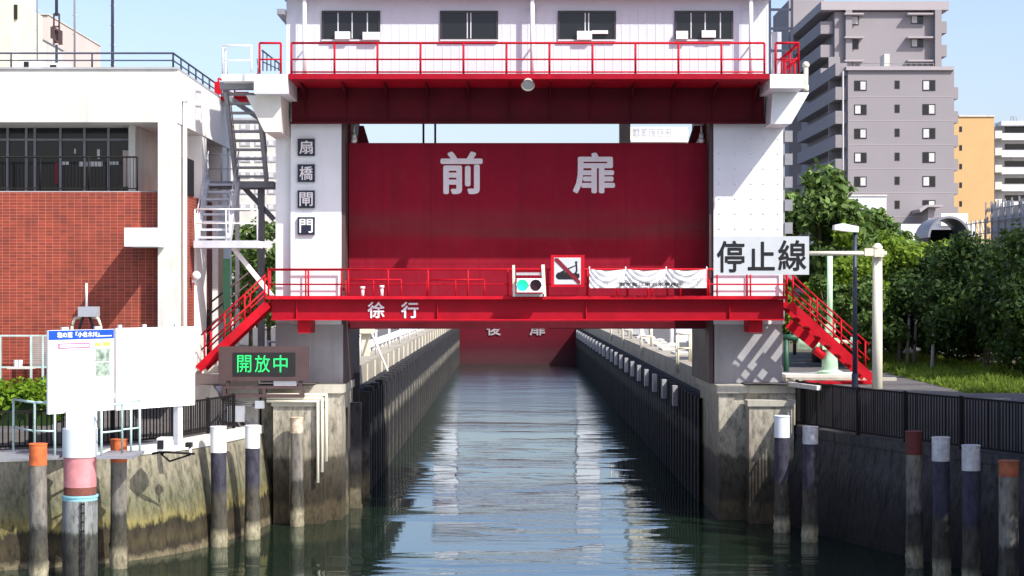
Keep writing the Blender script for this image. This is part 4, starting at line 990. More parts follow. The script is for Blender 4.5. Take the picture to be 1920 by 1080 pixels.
q = MB(); q.tube((bx1 + .12, 54.8, 4), (bx1 + .12, 54.8, Z(185, 54.8)), .06, n=10); q.box(bx1 + .02, bx1 + .25, 54.7, 54.95, Z(190, 54.8), Z(178, 54.8)); q.build('downpipe', M['trim_white'], t)
q = MB(); q.box(X(233, 52.8), X(294, 52.8), 52.8, YK - .003, Z(462, 52.8), Z(427, 52.8)); q.build('canopy', M['white'], t)
q = MB(); q.ball(P(368, 517, 56.7), .14); q.box(X(360, 56.7), X(367, 56.7), 56.7, 56.9, Z(530, 56.7), Z(524, 56.7)); q.build('globe_lamp', M['trim_white'], t)
# glazed storey
YGl = 55.9
q = MB(); q.box(bxl, X(255, YGl), YGl, YGl + .05, zbk + .02, zv - .003); gz = q.build('glazing', M['glass'], t)
q = MB(); q.box(X(255, YGl) - .05, X(255, YGl) - .002, YGl + .052, 59.3, zbk + .02, zv - .003); q.build('glazing', M['glass'], t)
fr = MB()
for px in (15, 50, 66, 114, 159, 204, 254): fr.box(X(px, YGl) - .035, X(px, YGl) + .035, YGl - .06, YGl - .002, zbk + .02, zv - .004)
for px in (-60, -130, -200): fr.box(X(px, YGl) - .035, X(px, YGl) + .035, YGl - .06, YGl - .002, zbk + .02, zv - .004)
for py in (262,): fr.box(bxl, X(255, YGl), YGl - .05, YGl - .003, Z(py, YGl) - .03, Z(py, YGl) + .03)
for yy in (56.5, 57.2, 57.9, 58.6): fr.box(X(255, YGl) + .0, X(255, YGl) + .05, yy, yy + .05, zbk + .02, zv - .004)
fr.box(X(255, YGl) + .001, X(255, YGl) + .04, 56.0, 59.3, Z(262, YGl) - .03, Z(262, YGl) + .03)
fr.build('glazing_bar', M['grey_steel'], t)
q = MB(); q.box(bxl, X(292, YK), YK + .04, YGl - .06, zbk + .001, zbk + .03); q.build('balcony_floor', M['plinth'], t)
q = MB(); q.rail((bxl, YK + .1, zbk + .03), (X(256, YK), YK + .1, zbk + .03), 1.0, 24, .025, (.08,))
k = 0
xx = X(256, YK)
while xx > -18: q.box(xx - .008, xx + .008, YK + .092, YK + .108, zbk + .1, zbk + 1.02); xx -= .105
q.build('balcony_railing', M['black_steel'], t)
for (a, b, c, d, m_) in ((103, 110, 305, 345, 'sign_red'), (116, 130, 303, 309, 'curtain'), (148, 192, 303, 312, 'curtain'), (206, 222, 303, 309, 'curtain'), (230, 247, 282, 350, 'pink_wall'), (182, 187, 280, 298, 'curtain'), (139, 142, 279, 288, 'curtain')):
    q = MB(); q.pbox(a, b, c, d, YGl - .012, YGl - .0025); q.build('window_item', M[m_], gz)
q = MB(); zq = zt + .06; q.rail((bxl, YF + .1, zq), (bx1 - .1, YF + .1, zq), .42, 15, .028, (.5,)); q.rail((bx1 - .1, YF + .1, zq), (bx1 - .1, YR - .1, zq), .42, 8, .028, (.5,)); q.build('roof_railing', M['dark_steel'], t)
# masts and units on the roof
for px, pb_, r0, Y, lab in ((70, 120, .025, 58, 'thin antenna mast, leftmost on the brick building roof'), (140, 112, .035, 59, 'pale antenna mast in the middle of the brick building roof'), (211, 128, .05, 57, 'tall dark antenna mast with step pegs near the roof corner')):
    a = thing('antenna_mast', lab, 'antenna', (X(px, Y), Y, zt), 'antenna masts on the brick building roof')
    q = MB(); q.tube((X(px, Y), Y, zt), (X(px, Y), Y, 19), r0, r0 * .8); q.build('mast', M['grey_steel'] if px < 200 else M['dark_steel'], a)
    for k in range(6): zz = zt + .5 + k * .6; q = MB(); q.tube((X(px, Y) - .09, Y, zz), (X(px, Y) + .09, Y, zz + .01), .012, n=5); q.build('step_peg', M['pale_steel'], a)
a = thing('lattice_antenna', 'brown lattice antenna frame on a pole above the roof railing', 'antenna', (X(106, 60), 60, zt)); 
q = MB(); q.tube((X(106, 60), 60, Z(30, 60)), (X(106, 60), 60, 19), .05); q.build('mast', M['dark_steel'], a)
q = MB()
for px in (101, 111): q.bar(P(px, 26, 60), P(px, 84, 60), .05)
for py in (26, 50): q.bar(P(101, py, 60), P(111, py, 60), .05)
q.bar(P(97, 50, 60), P(97, 72, 60), .07); q.bar(P(115, 58, 60), P(115, 84, 60), .07); q.bar(P(97, 70, 60), P(114, 82, 60), .06); q.bar(P(98, 50, 60), P(114, 60, 60), .06); q.pbox(99, 113, 56, 80, 60.05, 60.2); q.build('lattice', M['brown'], a)
q = MB(); q.bar(P(106, 84, 60), (X(106, 60), 60, zt), .07); q.build('pole', M['dark_steel'], a)
for px0, px1, py0, lab in ((43, 56, 112, 'small rooftop cooling unit by the railing, left one'), (92, 108, 118, 'small rooftop cooling unit by the railing, right one')):
    a = thing('cooling_unit', lab, 'cooling unit', P((px0 + px1) / 2, 130, 57.5), 'rooftop cooling units'); q = MB(); q.box(X(px0, 57.5), X(px1, 57.5) + .3, 57.5, 58.1, zt + .0, Z(py0, 57.5)); q.build('casing', M['trim_white'], a); q = MB(); q.box(X(px0, 57.5) + .03, X(px1, 57.5) - .03, 57.485, 57.498, zt + .1, Z(py0, 57.5) - .06); q.build('grille', M['black'], a)

# ------------------------------------------------------------------ far buildings at the left
def simple_windows(mb_parent, rects, Y, frame, pane, name='window'):
    for a, b, c, d in rects:
        q = MB(); q.pbox(a, b, c, d, Y - .06, Y - .003); wv = q.build(name, frame, mb_parent)
        g = MB(); g.pbox(a + 1.2, b - 1.2, c + 1.2, d - 1.2, Y - .075, Y - .061); g.build('pane', pane, wv)
        if b - a > 12:
            g = MB(); g.pbox((a + b) / 2 if (int(a + c) % 2) else a + 1.5, b - 2 if (int(a + c) % 2) else (a + b) / 2, c + 2, d - 2, Y - .085, Y - .076); g.build('curtain', M['curtain'], wv)
t = thing('apartment_block', 'pinkish apartment block far behind the brick building roof', 'building', (-40, 117, GZ))
q = MB(); q.box(-62, X(90, 110), 110, 124, GZ, Z(28, 110)); q.build('wall', M['pink_wall'], t)
q = MB(); q.box(-62, X(90, 110) + .05, 109.9, 124.1, Z(28, 110), Z(26, 110)); q.build('roof', M['pale_concrete'], t)
simple_windows(t, ((40, 70, 54, 60), (40, 70, 66, 74)), 110, M['window_frame'], M['plinth'])
xs = X(90, 110)
for a, b, z0, z1 in ((113.5, 115.0, 19.4, 21.4), (116.6, 118.0, 19.2, 21.2), (119.2, 120.3, 19.2, 21.2), (121.6, 122.6, 19.2, 21.0)):
    q = MB(); q.box(xs + .003, xs + .08, a, b, z0 - .2, z1 - .6); q.build('window', M['window_frame'], t)
t = thing('stair_tower', 'tall cream tower block with a dark slot window at the picture edge', 'building', (-21.5, 80, GZ))
q = MB(); q.box(-32, X(22, 80), 80, 84, GZ, 22); q.box(X(22, 80) - .002, X(36, 80), 80.4, 84, GZ, Z(5, 80)); q.build('wall', M['cream'], t)
q = MB(); q.box(X(27, 80.4), X(33, 80.4), 80.3, 80.397, Z(36, 80.4), Z(9, 80.4)); q.build('window', M['black'], t)
t = thing('white_annex', 'low white building behind the roof railing', 'building', (-23, 90, GZ)); q = MB(); q.box(X(20, 90), X(80, 90), 90, 94, GZ, Z(75, 90)); q.build('wall', M['pale_concrete'], t); q = MB(); q.box(X(18, 90), X(82, 90), 89.8, 94.2, Z(75, 90), Z(73, 90)); q.build('roof', M['plinth'], t)
t = thing('white_apartment', 'white apartment block with rows of windows behind the grey stair', 'building', (X(475, 150), 156, GZ))
q = MB(); q.box(X(420, 150), X(600, 150), 150, 162, GZ, Z(225, 150)); q.build('wall', M['pale_concrete'], t)
q = MB(); q.box(X(419, 150), X(601, 150), 149.9, 162.1, Z(225, 150), Z(221, 150)); q.build('roof', M['plinth'], t)
rects = [(a, a + 20, b, b + 12) for b in (232, 262, 292, 322, 352, 382) for a in (450, 478, 502)]
simple_windows(t, rects, 150, M['alu'], M['plinth'])
t = thing('white_building', 'pale office block seen in the slot above the red gate, with railed balcony', 'building', (X(1240, 230), 235, GZ))
q = MB(); q.box(X(1182, 230), X(1290, 230), 230, 240, GZ, Z(238, 230)); q.build('wall', M['cream'], t)
simple_windows(t, [(a, a + 12, 240, 256) for a in (1188, 1203, 1218, 1233, 1248)], 230, M['alu'], M['plinth'])
q = MB(); q.rail((X(1185, 228), 228, Z(262, 228)), (X(1290, 228), 228, Z(262, 228)), 1.1, 12, .05); q.box(X(1183, 228), X(1291, 228), 227.9, 229.9, Z(266, 228), Z(262, 228)); q.build('balcony', M['trim_white'], t)

# ------------------------------------------------------------------ right: apartments
YA = 250.0
t = thing('apartment_tower', 'tall mauve grey apartment tower with stepped blocks and side balconies', 'building', (X(1690, YA), 268, GZ))
ax0, ax1 = X(1590, YA), X(1789, YA)
q = MB(); q.box(ax0, ax1, YA, 290, GZ, Z(132, YA)); q.build('lower_block', M['mauve_wall'], t)
q = MB(); q.box(ax0 - .3, X(1788, YA), YA - .4, YA + 22, Z(132, YA), Z(125, YA)); q.build('cornice', M['mauve_line'], t)
YB2 = 272.0
q = MB(); q.box(X(1565, YB2), X(1762, YB2), YB2, 300, Z(135, YB2), Z(22, YB2)); q.build('upper_block', M['mauve_wall'], t)
q = MB(); q.box(X(1538, YB2), X(1777, YB2), YB2 - .8, 301, Z(20, YB2), Z(4, YB2)); q.build('roof_slab', M['mauve_line'], t)
q = MB(); q.box(X(1479, 300), X(1545, 300), 300, 318, GZ, Z(0, 300)); q.build('wing_block', M['mauve_wall'], t)
q = MB(); q.box(X(1584, YB2), X(1596, YB2), YB2 - .8, YB2 - .003, Z(126, YB2), Z(20.1, YB2)); q.build('fin_wall', M['mauve_wall'], t); q = MB(); q.box(X(1750, YB2), X(1762, YB2), YB2 - 1.2, YB2 - .003, Z(126, YB2), Z(20.1, YB2)); q.build('fin_wall', M['mauve_wall'], t)
for k in range(3):
    for a, b in ((1584, 1620), (1702, 1750)):
        q = MB(); yy = 24 + k * 44; q.pbox(a, b, yy, yy + 3, YB2 - 1.3, YB2 - .003); q.build('awning', M['mauve_line'], t)
simple_windows(t, [(1586, 1610, 29 + k * 45, 47 + k * 45) for k in range(2)] + [(1708, 1731, 28 + k * 44, 45 + k * 44) for k in range(2)], YB2, M['window_frame'], M['glass'])
rects = []
for k in range(6):
    yy = 151 + k * 45; rects += [(1602, 1625, yy, yy + 19), (1678, 1687, yy, yy + 15), (1730, 1754, yy - 1, yy + 19)]
rects = [r for r in rects if not (r[0] == 1602 and r[2] > 360)]
simple_windows(t, rects, YA, M['window_frame'], M['glass'])
for k in range(6):
    q = MB(); yy = 181 + k * 45; q.box(ax0, ax1, YA - .03, YA - .002, Z(yy + .7, YA), Z(yy - .7, YA)); q.build('floor_joint', M['mauve_line'], t)
for k in range(7):                                           # balconies on the side that faces the lock
    yt = 162 + (k - 1) * 45
    q = MB(); q.box(X(1568, YA), ax0 - .01, YA + .6, YA + 34, Z(yt + 24, YA), Z(yt, YA)); q.box(X(1568, YA), ax0 - .01, YA + 6, YA + 6.3, Z(yt, YA), Z(yt - 21, YA)); q.build('balcony', M['mauve_wall'], t)
    if k: q = MB(); q.box(ax1 + .01, X(1800, YA), YA + 1, YA + 12, Z(yt + 22, YA), Z(yt, YA)); q.build('balcony', M['mauve_wall'], t)
for k in range(3):
    yt = 39 + k * 44
    q = MB(); q.box(X(1540, YB2), X(1564.5, YB2), YB2 + .6, YB2 + 26, Z(yt + 23, YB2), Z(yt, YB2)); q.build('balcony', M['mauve_wall'], t)
    if k < 2: q = MB(); q.box(X(1762.5, YB2), X(1777, YB2), YB2 + .6, YB2 + 10, Z(yt + 22, YB2), Z(yt, YB2)); q.build('balcony', M['mauve_wall'], t)
q = MB(); q.tube((X(1587, 247), 249.5, GZ), (X(1587, 247), 249.5, Z(133, 249.5)), .12); q.build('downpipe', M['plinth'], t)
q = MB(); q.box(X(1658, YA + 4), X(1668, YA + 4), YA + 4, YA + 7, Z(126, YA + 4), Z(101, YA + 4)); q.build('roof_hatch', M['pale_concrete'], t)
q = MB(); q.rail((X(1610, YA), YA + 3, Z(125, YA)), (X(1760, YA), YA + 3, Z(125, YA)), .8, 14, .03, (.5,)); q.build('roof_railing', M['grey_steel'], t)
q = MB(); q.prism([(X(1724, 245), Z(392, 245)), (X(1738, 245), Z(384, 245)), (X(1768, 245), Z(384, 245)), (X(1768, 245), Z(388, 245)), (X(1740, 245), Z(388, 245)), (X(1726, 245), Z(398, 245))], 245, YA - .09); q.box(X(1740, 246), X(1752, 246), 246, 249, GZ, Z(388, 246)); q.build('entrance_canopy', M['mauve_line'], t)
t = thing('ochre_apartment', 'ochre yellow apartment block between the mauve tower and the white flats', 'building', (X(1830, 330), 336, GZ))
q = MB(); q.box(X(1780, 330), X(1864, 330), 330, 345, GZ, Z(219, 330)); q.build('wall', M['ochre_wall'], t); q = MB(); q.box(X(1798, 330), X(1865, 330), 329.8, 345.2, Z(219, 330), Z(216, 330)); q.build('roof', M['pale_concrete'], t)
simple_windows(t, [(1799, 1804, 237 + k * 35, 247 + k * 35) for k in range(5)], 330, M['window_frame'], M['glass'])
t = thing('white_flats', 'white flats with long dark balcony openings at the right edge', 'building', (X(1920, 350), 360, GZ))
q = MB(); q.box(X(1866, 350), X(2050, 350), 352, 372, GZ, Z(232, 350)); q.build('wall', M['plinth'], t)
for k in range(5):
    yy = 229 + k * 32
    q = MB(); q.box(X(1880, 350), X(2050, 350), 350, 351.9, Z(yy + 19, 350), Z(yy + (0 if k == 0 else 7), 350) if k else Z(229, 350)) if False else q.box(X(1879, 350), X(2050, 350), 350, 351.9, Z(yy + 33, 350), Z(yy + 21, 350)); q.build('balcony', M['white'], t)
    q = MB(); q.box(X(1866, 349), X(1879, 349), 349, 351.9, Z(yy + 30, 349), Z(yy + 16, 349)); q.build('balcony', M['pale_concrete'], t)
    q = MB(); q.box(X(1884, 351.9), X(2050, 351.9), 351.92, 351.98, Z(yy + 19, 352), Z(yy + 9, 352)); q.build('window', M['glass'], t)
q = MB(); q.box(X(1878, 349.5), X(2050, 349.5), 349.5, 372, Z(235, 349.5), Z(227, 349.5)); q.build('roof', M['white'], t)
q = MB(); q.rail((X(1895, 352), 352, Z(227, 352)), (X(1906, 352), 352, Z(227, 352)), .8, 2, .06); q.build('roof_tank_rail', M['grey_steel'], t)
t = thing('white_shed', 'small plain white building behind the leafy tree', 'building', (X(1620, 170), 175, GZ)); q = MB(); q.box(X(1560, 170), X(1662, 170), 170, 182, GZ, Z(368, 170)); q.build('wall', M['white'], t); q = MB(); q.box(X(1559, 170), X(1663, 170), 169.9, 182.1, Z(368, 170), Z(365, 170)); q.build('roof', M['pale_concrete'], t)
t = thing('arched_shelter', 'barrel roofed shelter with dark arched mouth above the hedge', 'shelter', (X(1782, 150), 156, GZ))
q = MB(); n = 18; r0, r1 = 36 * 150 / K, 40 * 150 / K; c = P(1780, 445, 150); vs = []
for yy in (150, 155):
    for r in (r0, r1):
        for k in range(n + 1):
            a = math.pi * k / n; vs.append((c.x + r * math.cos(a), yy, c.z + r * math.sin(a)))
m_ = n + 1; fs = []
for k in range(n): fs += [(k, k + 1, m_ + k + 1, m_ + k), (2 * m_ + k + 1, 2 * m_ + k, 3 * m_ + k, 3 * m_ + k + 1), (k + 1, k, 2 * m_ + k, 2 * m_ + k + 1), (m_ + k, m_ + k + 1, 3 * m_ + k + 1, 3 * m_ + k)]
q.add(vs, fs); q.build('barrel_roof', M['grey_steel'], t)
q = MB()
for s_ in (-1, 1): q.box(c.x + s_ * (r0 + r1) / 2 - .06, c.x + s_ * (r0 + r1) / 2 + .06, 150.05, 154.9, GZ, c.z - .003)
q.box(c.x - r0, c.x + r0, 154.8, 154.95, GZ, c.z + r0 * .5); q.build('end_wall', M['black_steel'], t)
t = thing('white_hall', 'low white hall roof behind the arched shelter', 'building', (X(1750, 200), 205, GZ)); q = MB(); q.box(X(1690, 200), X(1830, 200), 200, 212, GZ, Z(420, 200)); q.build('wall', M['trim_white'], t); q = MB(); q.box(X(1765, 199), X(1815, 199), 199, 199.9, Z(423, 199), Z(400, 199)); q.build('gable_front', M['trim_white'], t)
t = thing('net_fence', 'tall grey netted sports fence with square openings at the right edge', 'fence', (38, 148, GZ))
q = MB()
for yy in (139.5, 141.5, 143.5, 145.5, 147.5, 149.3): q.box(37.95, 38.05, yy, yy + .1, GZ, 14.2 if yy < 149.6 else 13)
for k in range(5): q.box(37.95, 38.05, 149.6 + k * 1.5, 149.7 + k * 1.5, GZ, 12.9)
q.build('post', M['grey_steel'], t)
for zz in np.arange(7.2, 14.3, .9):
    q = MB(); q.box(37.96, 38.04, 134, 149.3, zz, zz + .07); q.build('rail', M['grey_steel'], t)
    if zz < 13: q = MB(); q.box(37.96, 38.04, 149.303, 156, zz, zz + .07); q.build('rail', M['grey_steel'], t)
q = MB(); rr = random.Random(8); yy = 134.0
while yy < 149.2:
    for k in range(8):
        if rr.random() < .72: q.box(38.1, 38.12, yy, yy + rr.uniform(.25, .48), 7.3 + k * .87, 7.3 + k * .87 + rr.uniform(.3, .75))
    yy += .5
q.box(38.5, 38.52, 133, 149.3, GZ, 13.6); q.build('netting', M['plinth'], t)
q = MB(); yy = 149.5
while yy < 156:
    for k in range(6): q.bar((38.1, yy, 7.2 + k * .95), (38.1, yy + .7, 8.1 + k * .95), .05)
    yy += .8
q.build('netting', M['cream'], t)

# ------------------------------------------------------------------ right: vegetation
tree('broad leaved tree with pale sunlit leaves behind the right pillar', X(1530, 75), 75, GZ, Z(322, 75) - GZ, 2.3, 2.2, GZ + 1.6, M['leaf_mid'], 9000, .17, 11, trunk_r=.2, nclump=34)
tree('second broad leaved tree, lower, above the street lamp head', X(1612, 78), 78, GZ, Z(362, 78) - GZ, 1.9, 1.9, GZ + 1.5, M['leaf_mid'], 7000, .17, 12, nclump=28)
for i, (px, Y, py, rx, lab) in enumerate(((1490, 84, 440, 1.8, 'bright green shrub tree behind the stop line sign'), (1600, 72, 432, 1.7, 'bright green shrub tree behind the lamp post'), (1690, 74, 428, 1.7, 'bright green shrub tree right of the cream sign pole'), (1755, 78, 445, 1.5, 'bright green shrub tree below the arched shelter'), (1640, 70, 520, 1.3, 'low leafy shrub behind the cream sign pole'), (1560, 70, 510, 1.3, 'low leafy shrub behind the light green post'))):
    tree(lab, X(px, Y), Y, GZ, Z(py, Y) - GZ, rx, rx, GZ + .5, M['leaf_light'] if i < 4 else M['leaf_mid'], 6500, .12, 20 + i, 'bright shrub trees behind the path', .09, 'shrub_tree', 26)
proto = None
lab_tr = ('nearest, at the right picture edge', 'second from the right picture edge', 'third from the right picture edge', 'fourth from the right picture edge', 'fifth from the right, midway', 'sixth from the right, beside pale trunks', 'second farthest, behind the grass', 'farthest, right of the cream pole')
for i in range(8):
    Y = 58.5 + i * 3.6; x = 17.0 - i * .12 + (i % 2) * .5
    h = 4.6 + (.35, .1, .25, -.1, .1, 0, .1, .2)[i]
    if i < 3:
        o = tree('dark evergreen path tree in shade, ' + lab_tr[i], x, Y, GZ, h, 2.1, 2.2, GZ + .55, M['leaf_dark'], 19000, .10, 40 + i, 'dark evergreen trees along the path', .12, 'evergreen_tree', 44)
        proto = (proto or []) + [o]
    else:
        o = copy_tree(proto[i % 3], (x, Y, GZ), 'dark evergreen path tree in shade, ' + lab_tr[i]); o.scale = (1, 1, h / 4.8); o.rotation_euler.z = i * 1.3
for i, (px, Y) in enumerate(((1684, 72), (1700, 70), (1713, 71), (1747, 66))):
    t = thing('sapling_trunk', 'slender pale trunk %s in the shade under the evergreens' % ('nearest the cream pole', 'second from the cream pole', 'third from the cream pole', 'standing alone in the grass')[i], 'tree', (X(px, Y), Y, GZ), 'pale slender trunks under the evergreens')
    q = MB(); q.tube((X(px, Y), Y, GZ - .1), (X(px, Y) + .1, Y, GZ + 2.0), .07, .05, n=8); q.build('trunk', M['plinth'], t)
    leaf_mesh('crown', [(X(px, Y) + .1, Y, GZ + 2.3, .5), (X(px, Y), Y + .3, GZ + 2.8, .6)], 700, .09, M['leaf_dark'], t, 70 + i)
for i in range(6):                                           # the row goes on towards the camera, beside the frame, and shades the quay
    Y = 46.0 - i * 3.2
    o = copy_tree(proto[i % 3], (16.7 + (i % 2) * .3, Y, GZ), 'dark evergreen path tree beyond the right picture edge'); o.scale = (1.15, 1.2, 1.8); o.rotation_euler.z = i * 2.1
# background green wall of trees behind the evergreens
for i in range(6):
    Y = 62 + i * 5
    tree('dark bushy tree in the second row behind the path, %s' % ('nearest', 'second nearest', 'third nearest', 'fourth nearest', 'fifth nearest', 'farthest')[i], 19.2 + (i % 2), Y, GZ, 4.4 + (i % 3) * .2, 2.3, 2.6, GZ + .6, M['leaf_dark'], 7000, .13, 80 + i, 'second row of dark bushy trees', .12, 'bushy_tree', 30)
def grass(name, poly, n, size, mat, seed, label):
    g = np.random.default_rng(seed); (xa, xb, ya, yb, slope) = poly
    y = ya + (yb - ya) * g.random(n); x = xa + slope * (y - ya) + (xb - xa) * g.random(n); z = np.full(n, GZ)
    patch = np.sin(x * 3.1 + y * 1.1) + np.sin(y * 1.9 - x * 1.3) + np.sin(x * 7 + y * 5) * .5
    h = size * (.35 + g.random(n)) * np.clip(.75 + .45 * patch, .12, 1.5); w_ = .02 + .03 * g.random(n); a = g.random(n) * 6.283; lx, ly = .5 * h * g.normal(size=n), .5 * h * g.normal(size=n)
    p0 = np.stack([x - w_ * np.cos(a), y - w_ * np.sin(a), z], 1); p1 = np.stack([x + w_ * np.cos(a), y + w_ * np.sin(a), z], 1); p2 = np.stack([x + lx, y + ly, z + h], 1)
    v = np.stack([p0, p1, p2], 1).reshape(-1, 3); me = bpy.data.meshes.new(name); me.vertices.add(n * 3); me.loops.add(n * 3); me.polygons.add(n)
    me.vertices.foreach_set("co", v.ravel()); me.loops.foreach_set("vertex_index", np.arange(n * 3)); me.polygons.foreach_set("loop_start", np.arange(0, n * 3, 3)); me.polygons.foreach_set("loop_total", np.full(n, 3)); me.update(); me.materials.append(mat)
    o = bpy.data.objects.new(name, me); COL.objects.link(o); return tag(o, label, 'grass', kind='stuff')
grass('grass', (12.7, 17.5, 52, 82, .03), 52000, .19, M['grass'], 5, 'bright sunlit grass strip under the evergreens beside the path')
q = MB(); q.add([(12.9, 52, GZ + .006), (30, 52, GZ + .006), (30, 110, GZ + .006), (13.5, 110, GZ + .006)], [(0, 1, 2, 3)]); q.build('grass_bed', M['soil'], kind='structure')
# green behind the left stair
for i, (px, Y, py, rx) in enumerate(((470, 96, 398, 2.0), (505, 92, 420, 1.8), (440, 100, 430, 1.8))):
    tree('leafy green tree seen through the grey stair tower, %s' % ('tallest', 'next to the white pillar', 'beside the building corner')[i], X(px, Y), Y, GZ, Z(py, Y) - GZ, rx, rx, GZ + .6, M['leaf_mid'], 5000, .14, 100 + i, 'trees behind the stair tower', .12, 'tree', 24)

# ------------------------------------------------------------------ right: signs, poles, machine
YP = 54.6
t = thing('stop_line_sign', 'grey sign reading 停止線 hung on a cream pole and arm', 'sign', (X(1645, YP), YP, 3.2))
q = MB(); q.tube((X(1645, YP), YP, 3.2), P(1645, 466, YP), .155, .14, n=20); q.lathe(P(1645, 466, YP), [(.155, 0), (.155, .05), (.08, .14), (.02, .16)], 20); q.build('pole', M['cream'], t)
q = MB(); q.tube(P(1500, 475, YP - .22), P(1662, 475, YP - .22), .065, n=12); q.build('arm', M['cream'], t)
q = MB(); q.box(X(1618, YP), X(1634, YP), YP - .3, YP - .14, Z(480, YP), Z(466, YP)); q.box(X(1636, YP), X(1654, YP), YP - .3, YP - .14, Z(482, YP), Z(468, YP)); q.build('clamp', M['cream'], t)
q = MB(); q.pbox(1338, 1517, 443, 515, YP - .36, YP - .30); q.build('panel', M['sign_grey'], t)
for ch, a, b, c, d in (("停", 1344, 1396, 451, 511), ("止", 1402, 1453, 453, 507), ("線", 1459, 1512, 450, 508)):
    lettering(ch, X(a, YP - .36), X(b, YP - .36), Z(d, YP - .36), Z(c, YP - .36), YP - .361, M['black'], t, 'lettering', .008, .018)
YQ = 55.2
t = thing('street_lamp', 'dark slim street lamp with flat pale head beside the red stair', 'street lamp', (X(1603, YQ), YQ, GZ - 1))
q = MB(); q.tube((X(1603, YQ), YQ, 3.2), P(1603, 700, YQ), .10, .095, n=14); q.tube(P(1603, 700, YQ), P(1603, 436, YQ), .075, .06, n=14); q.build('pole', M['dark_steel'], t)
q = MB(); q.prism([(X(1563, YQ), Z(422, YQ)), (X(1578, YQ), Z(419, YQ)), (X(1608, YQ), Z(425, YQ)), (X(1608, YQ), Z(436, YQ)), (X(1585, YQ), Z(434, YQ)), (X(1563, YQ), Z(431, YQ))], YQ - .2, YQ + .2); q.build('lamp_head', M['trim_white'], t)
YM = 61.0
t = thing('valve_actuator', 'pale green valve actuator machine on a pedestal under the right red stair', 'machine', (X(1556, YM), YM, GZ))
q = MB(); c = P(1556, 692, YM); q.lathe((c.x, c.y, GZ), [(.42, .15), (.42, .22), (.27, .28), (.24, .9), (.3, .98), (.3, 1.15)], 20); q.build('pedestal', M['green_paint'], t)
q = MB(); q.tube(P(1497, 645, YM), P(1545, 645, YM), .175, n=18); q.tube(P(1520, 645, YM), P(1524, 645, YM), .2, n=18); q.build('motor', M['light_green'], t)
q = MB(); q.box(X(1540, YM), X(1572, YM), YM - .25, YM + .3, Z(655, YM), Z(634, YM)); q.tube(P(1572, 640, YM), P(1600, 642, YM), .06); q.tube(P(1600, 632, YM), P(1600, 652, YM), .1); q.build('gearbox', M['light_green'], t)
q = MB(); q.tube(P(1528, 655, YM - .1), P(1545, 668, YM - .1), .14, n=14); q.build('red_flange', M['red'], t)
q = MB(); q.tube(P(1556, 634, YM), P(1556, 480, YM), .09, n=14); q.build('stem_cover', M['light_green'], t)
q = MB(); q.pbox(1548, 1567, 608, 624, YM - .3, YM - .1); q.build('indicator_box', M['green_paint'], t)
q = MB(); q.box(X(1470, 60.6), X(1645, 60.6), 60.2, 62.2, GZ - .05, GZ + .15); q.build('machine_base', M['pale_concrete'], t)
t = thing('dark_pipe', 'dark green pipe in the shade behind the right plinth', 'pipe', P(1480, 690, 66)); q = MB(); q.tube(P(1468, 633, 66), P(1500, 633, 66), .12); q.tube(P(1474, 633, 66), P(1474, 720, 66), .1); q.build('pipe_run', M['dark_green'], t)
t = thing('low_kerb_wall', 'long low concrete kerb wall along the path at the red stair foot', 'wall', (X(1570, 59), 59, GZ - .1)); q = MB(); q.box(X(1472, 59.4), X(1680, 59.4), 59.3, 59.6, GZ - .05, GZ + .1); q.build('kerb_wall', M['concrete'], t)
t = thing('retaining_wall', 'sunlit top of the short retaining wall between pier and black fence', 'wall', (X(1500, 56), 56.5, 0))
q = MB(); q.prism_z([(X(1476, 57.2), 57.2), (X(1489, 57.2) + .02, 57.2), (X(1540, 55.0), 55.0), (X(1530, 55.0), 54.85)], 4.12, 4.25); q.build('wall_top', M['pale_concrete'], t)

# ------------------------------------------------------------------ inside the lock: rear gate, equipment on the quays
YRG = 180.0
t = thing('rear_gate_leaf', 'far red lock gate marked 後扉 at the end of the chamber', 'gate leaf', (.5, YRG, 0))
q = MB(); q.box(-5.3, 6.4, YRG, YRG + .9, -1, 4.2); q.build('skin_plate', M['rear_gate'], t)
lettering("後", X(912, YRG), X(939, YRG), Z(629, YRG), Z(603, YRG), YRG, M['faded_letter'], t, 'lettering', .12, .02)
lettering("扉", X(993, YRG), X(1022, YRG), Z(629, YRG), Z(603, YRG), YRG, M['faded_letter'], t, 'lettering', .12, .02)
t = thing('rear_gate_tower', 'far lock gate tower behind the rear gate, mirrored in the water', 'gate tower', (.5, 184, GZ))
for a, b in ((-7.5, -5.31), (6.41, 8.6)):
    q = MB(); q.box(a, b, 181, 187, -1, 12.59); q.build('pillar', M['white'], t)
q = MB(); q.box(-7.6, 8.7, 180.5, 187, 12.6, 13.4); q.build('girder', M['deep_red'], t)
q = MB(); q.box(-7.3, 8.4, 181.2, 187, 13.4, 16.6); q.build('house_wall', M['clad'], t); q = MB(); q.box(-7.8, 8.9, 180.5, 187.5, 16.6, 16.9); q.build('roof', M['pale_steel'], t)
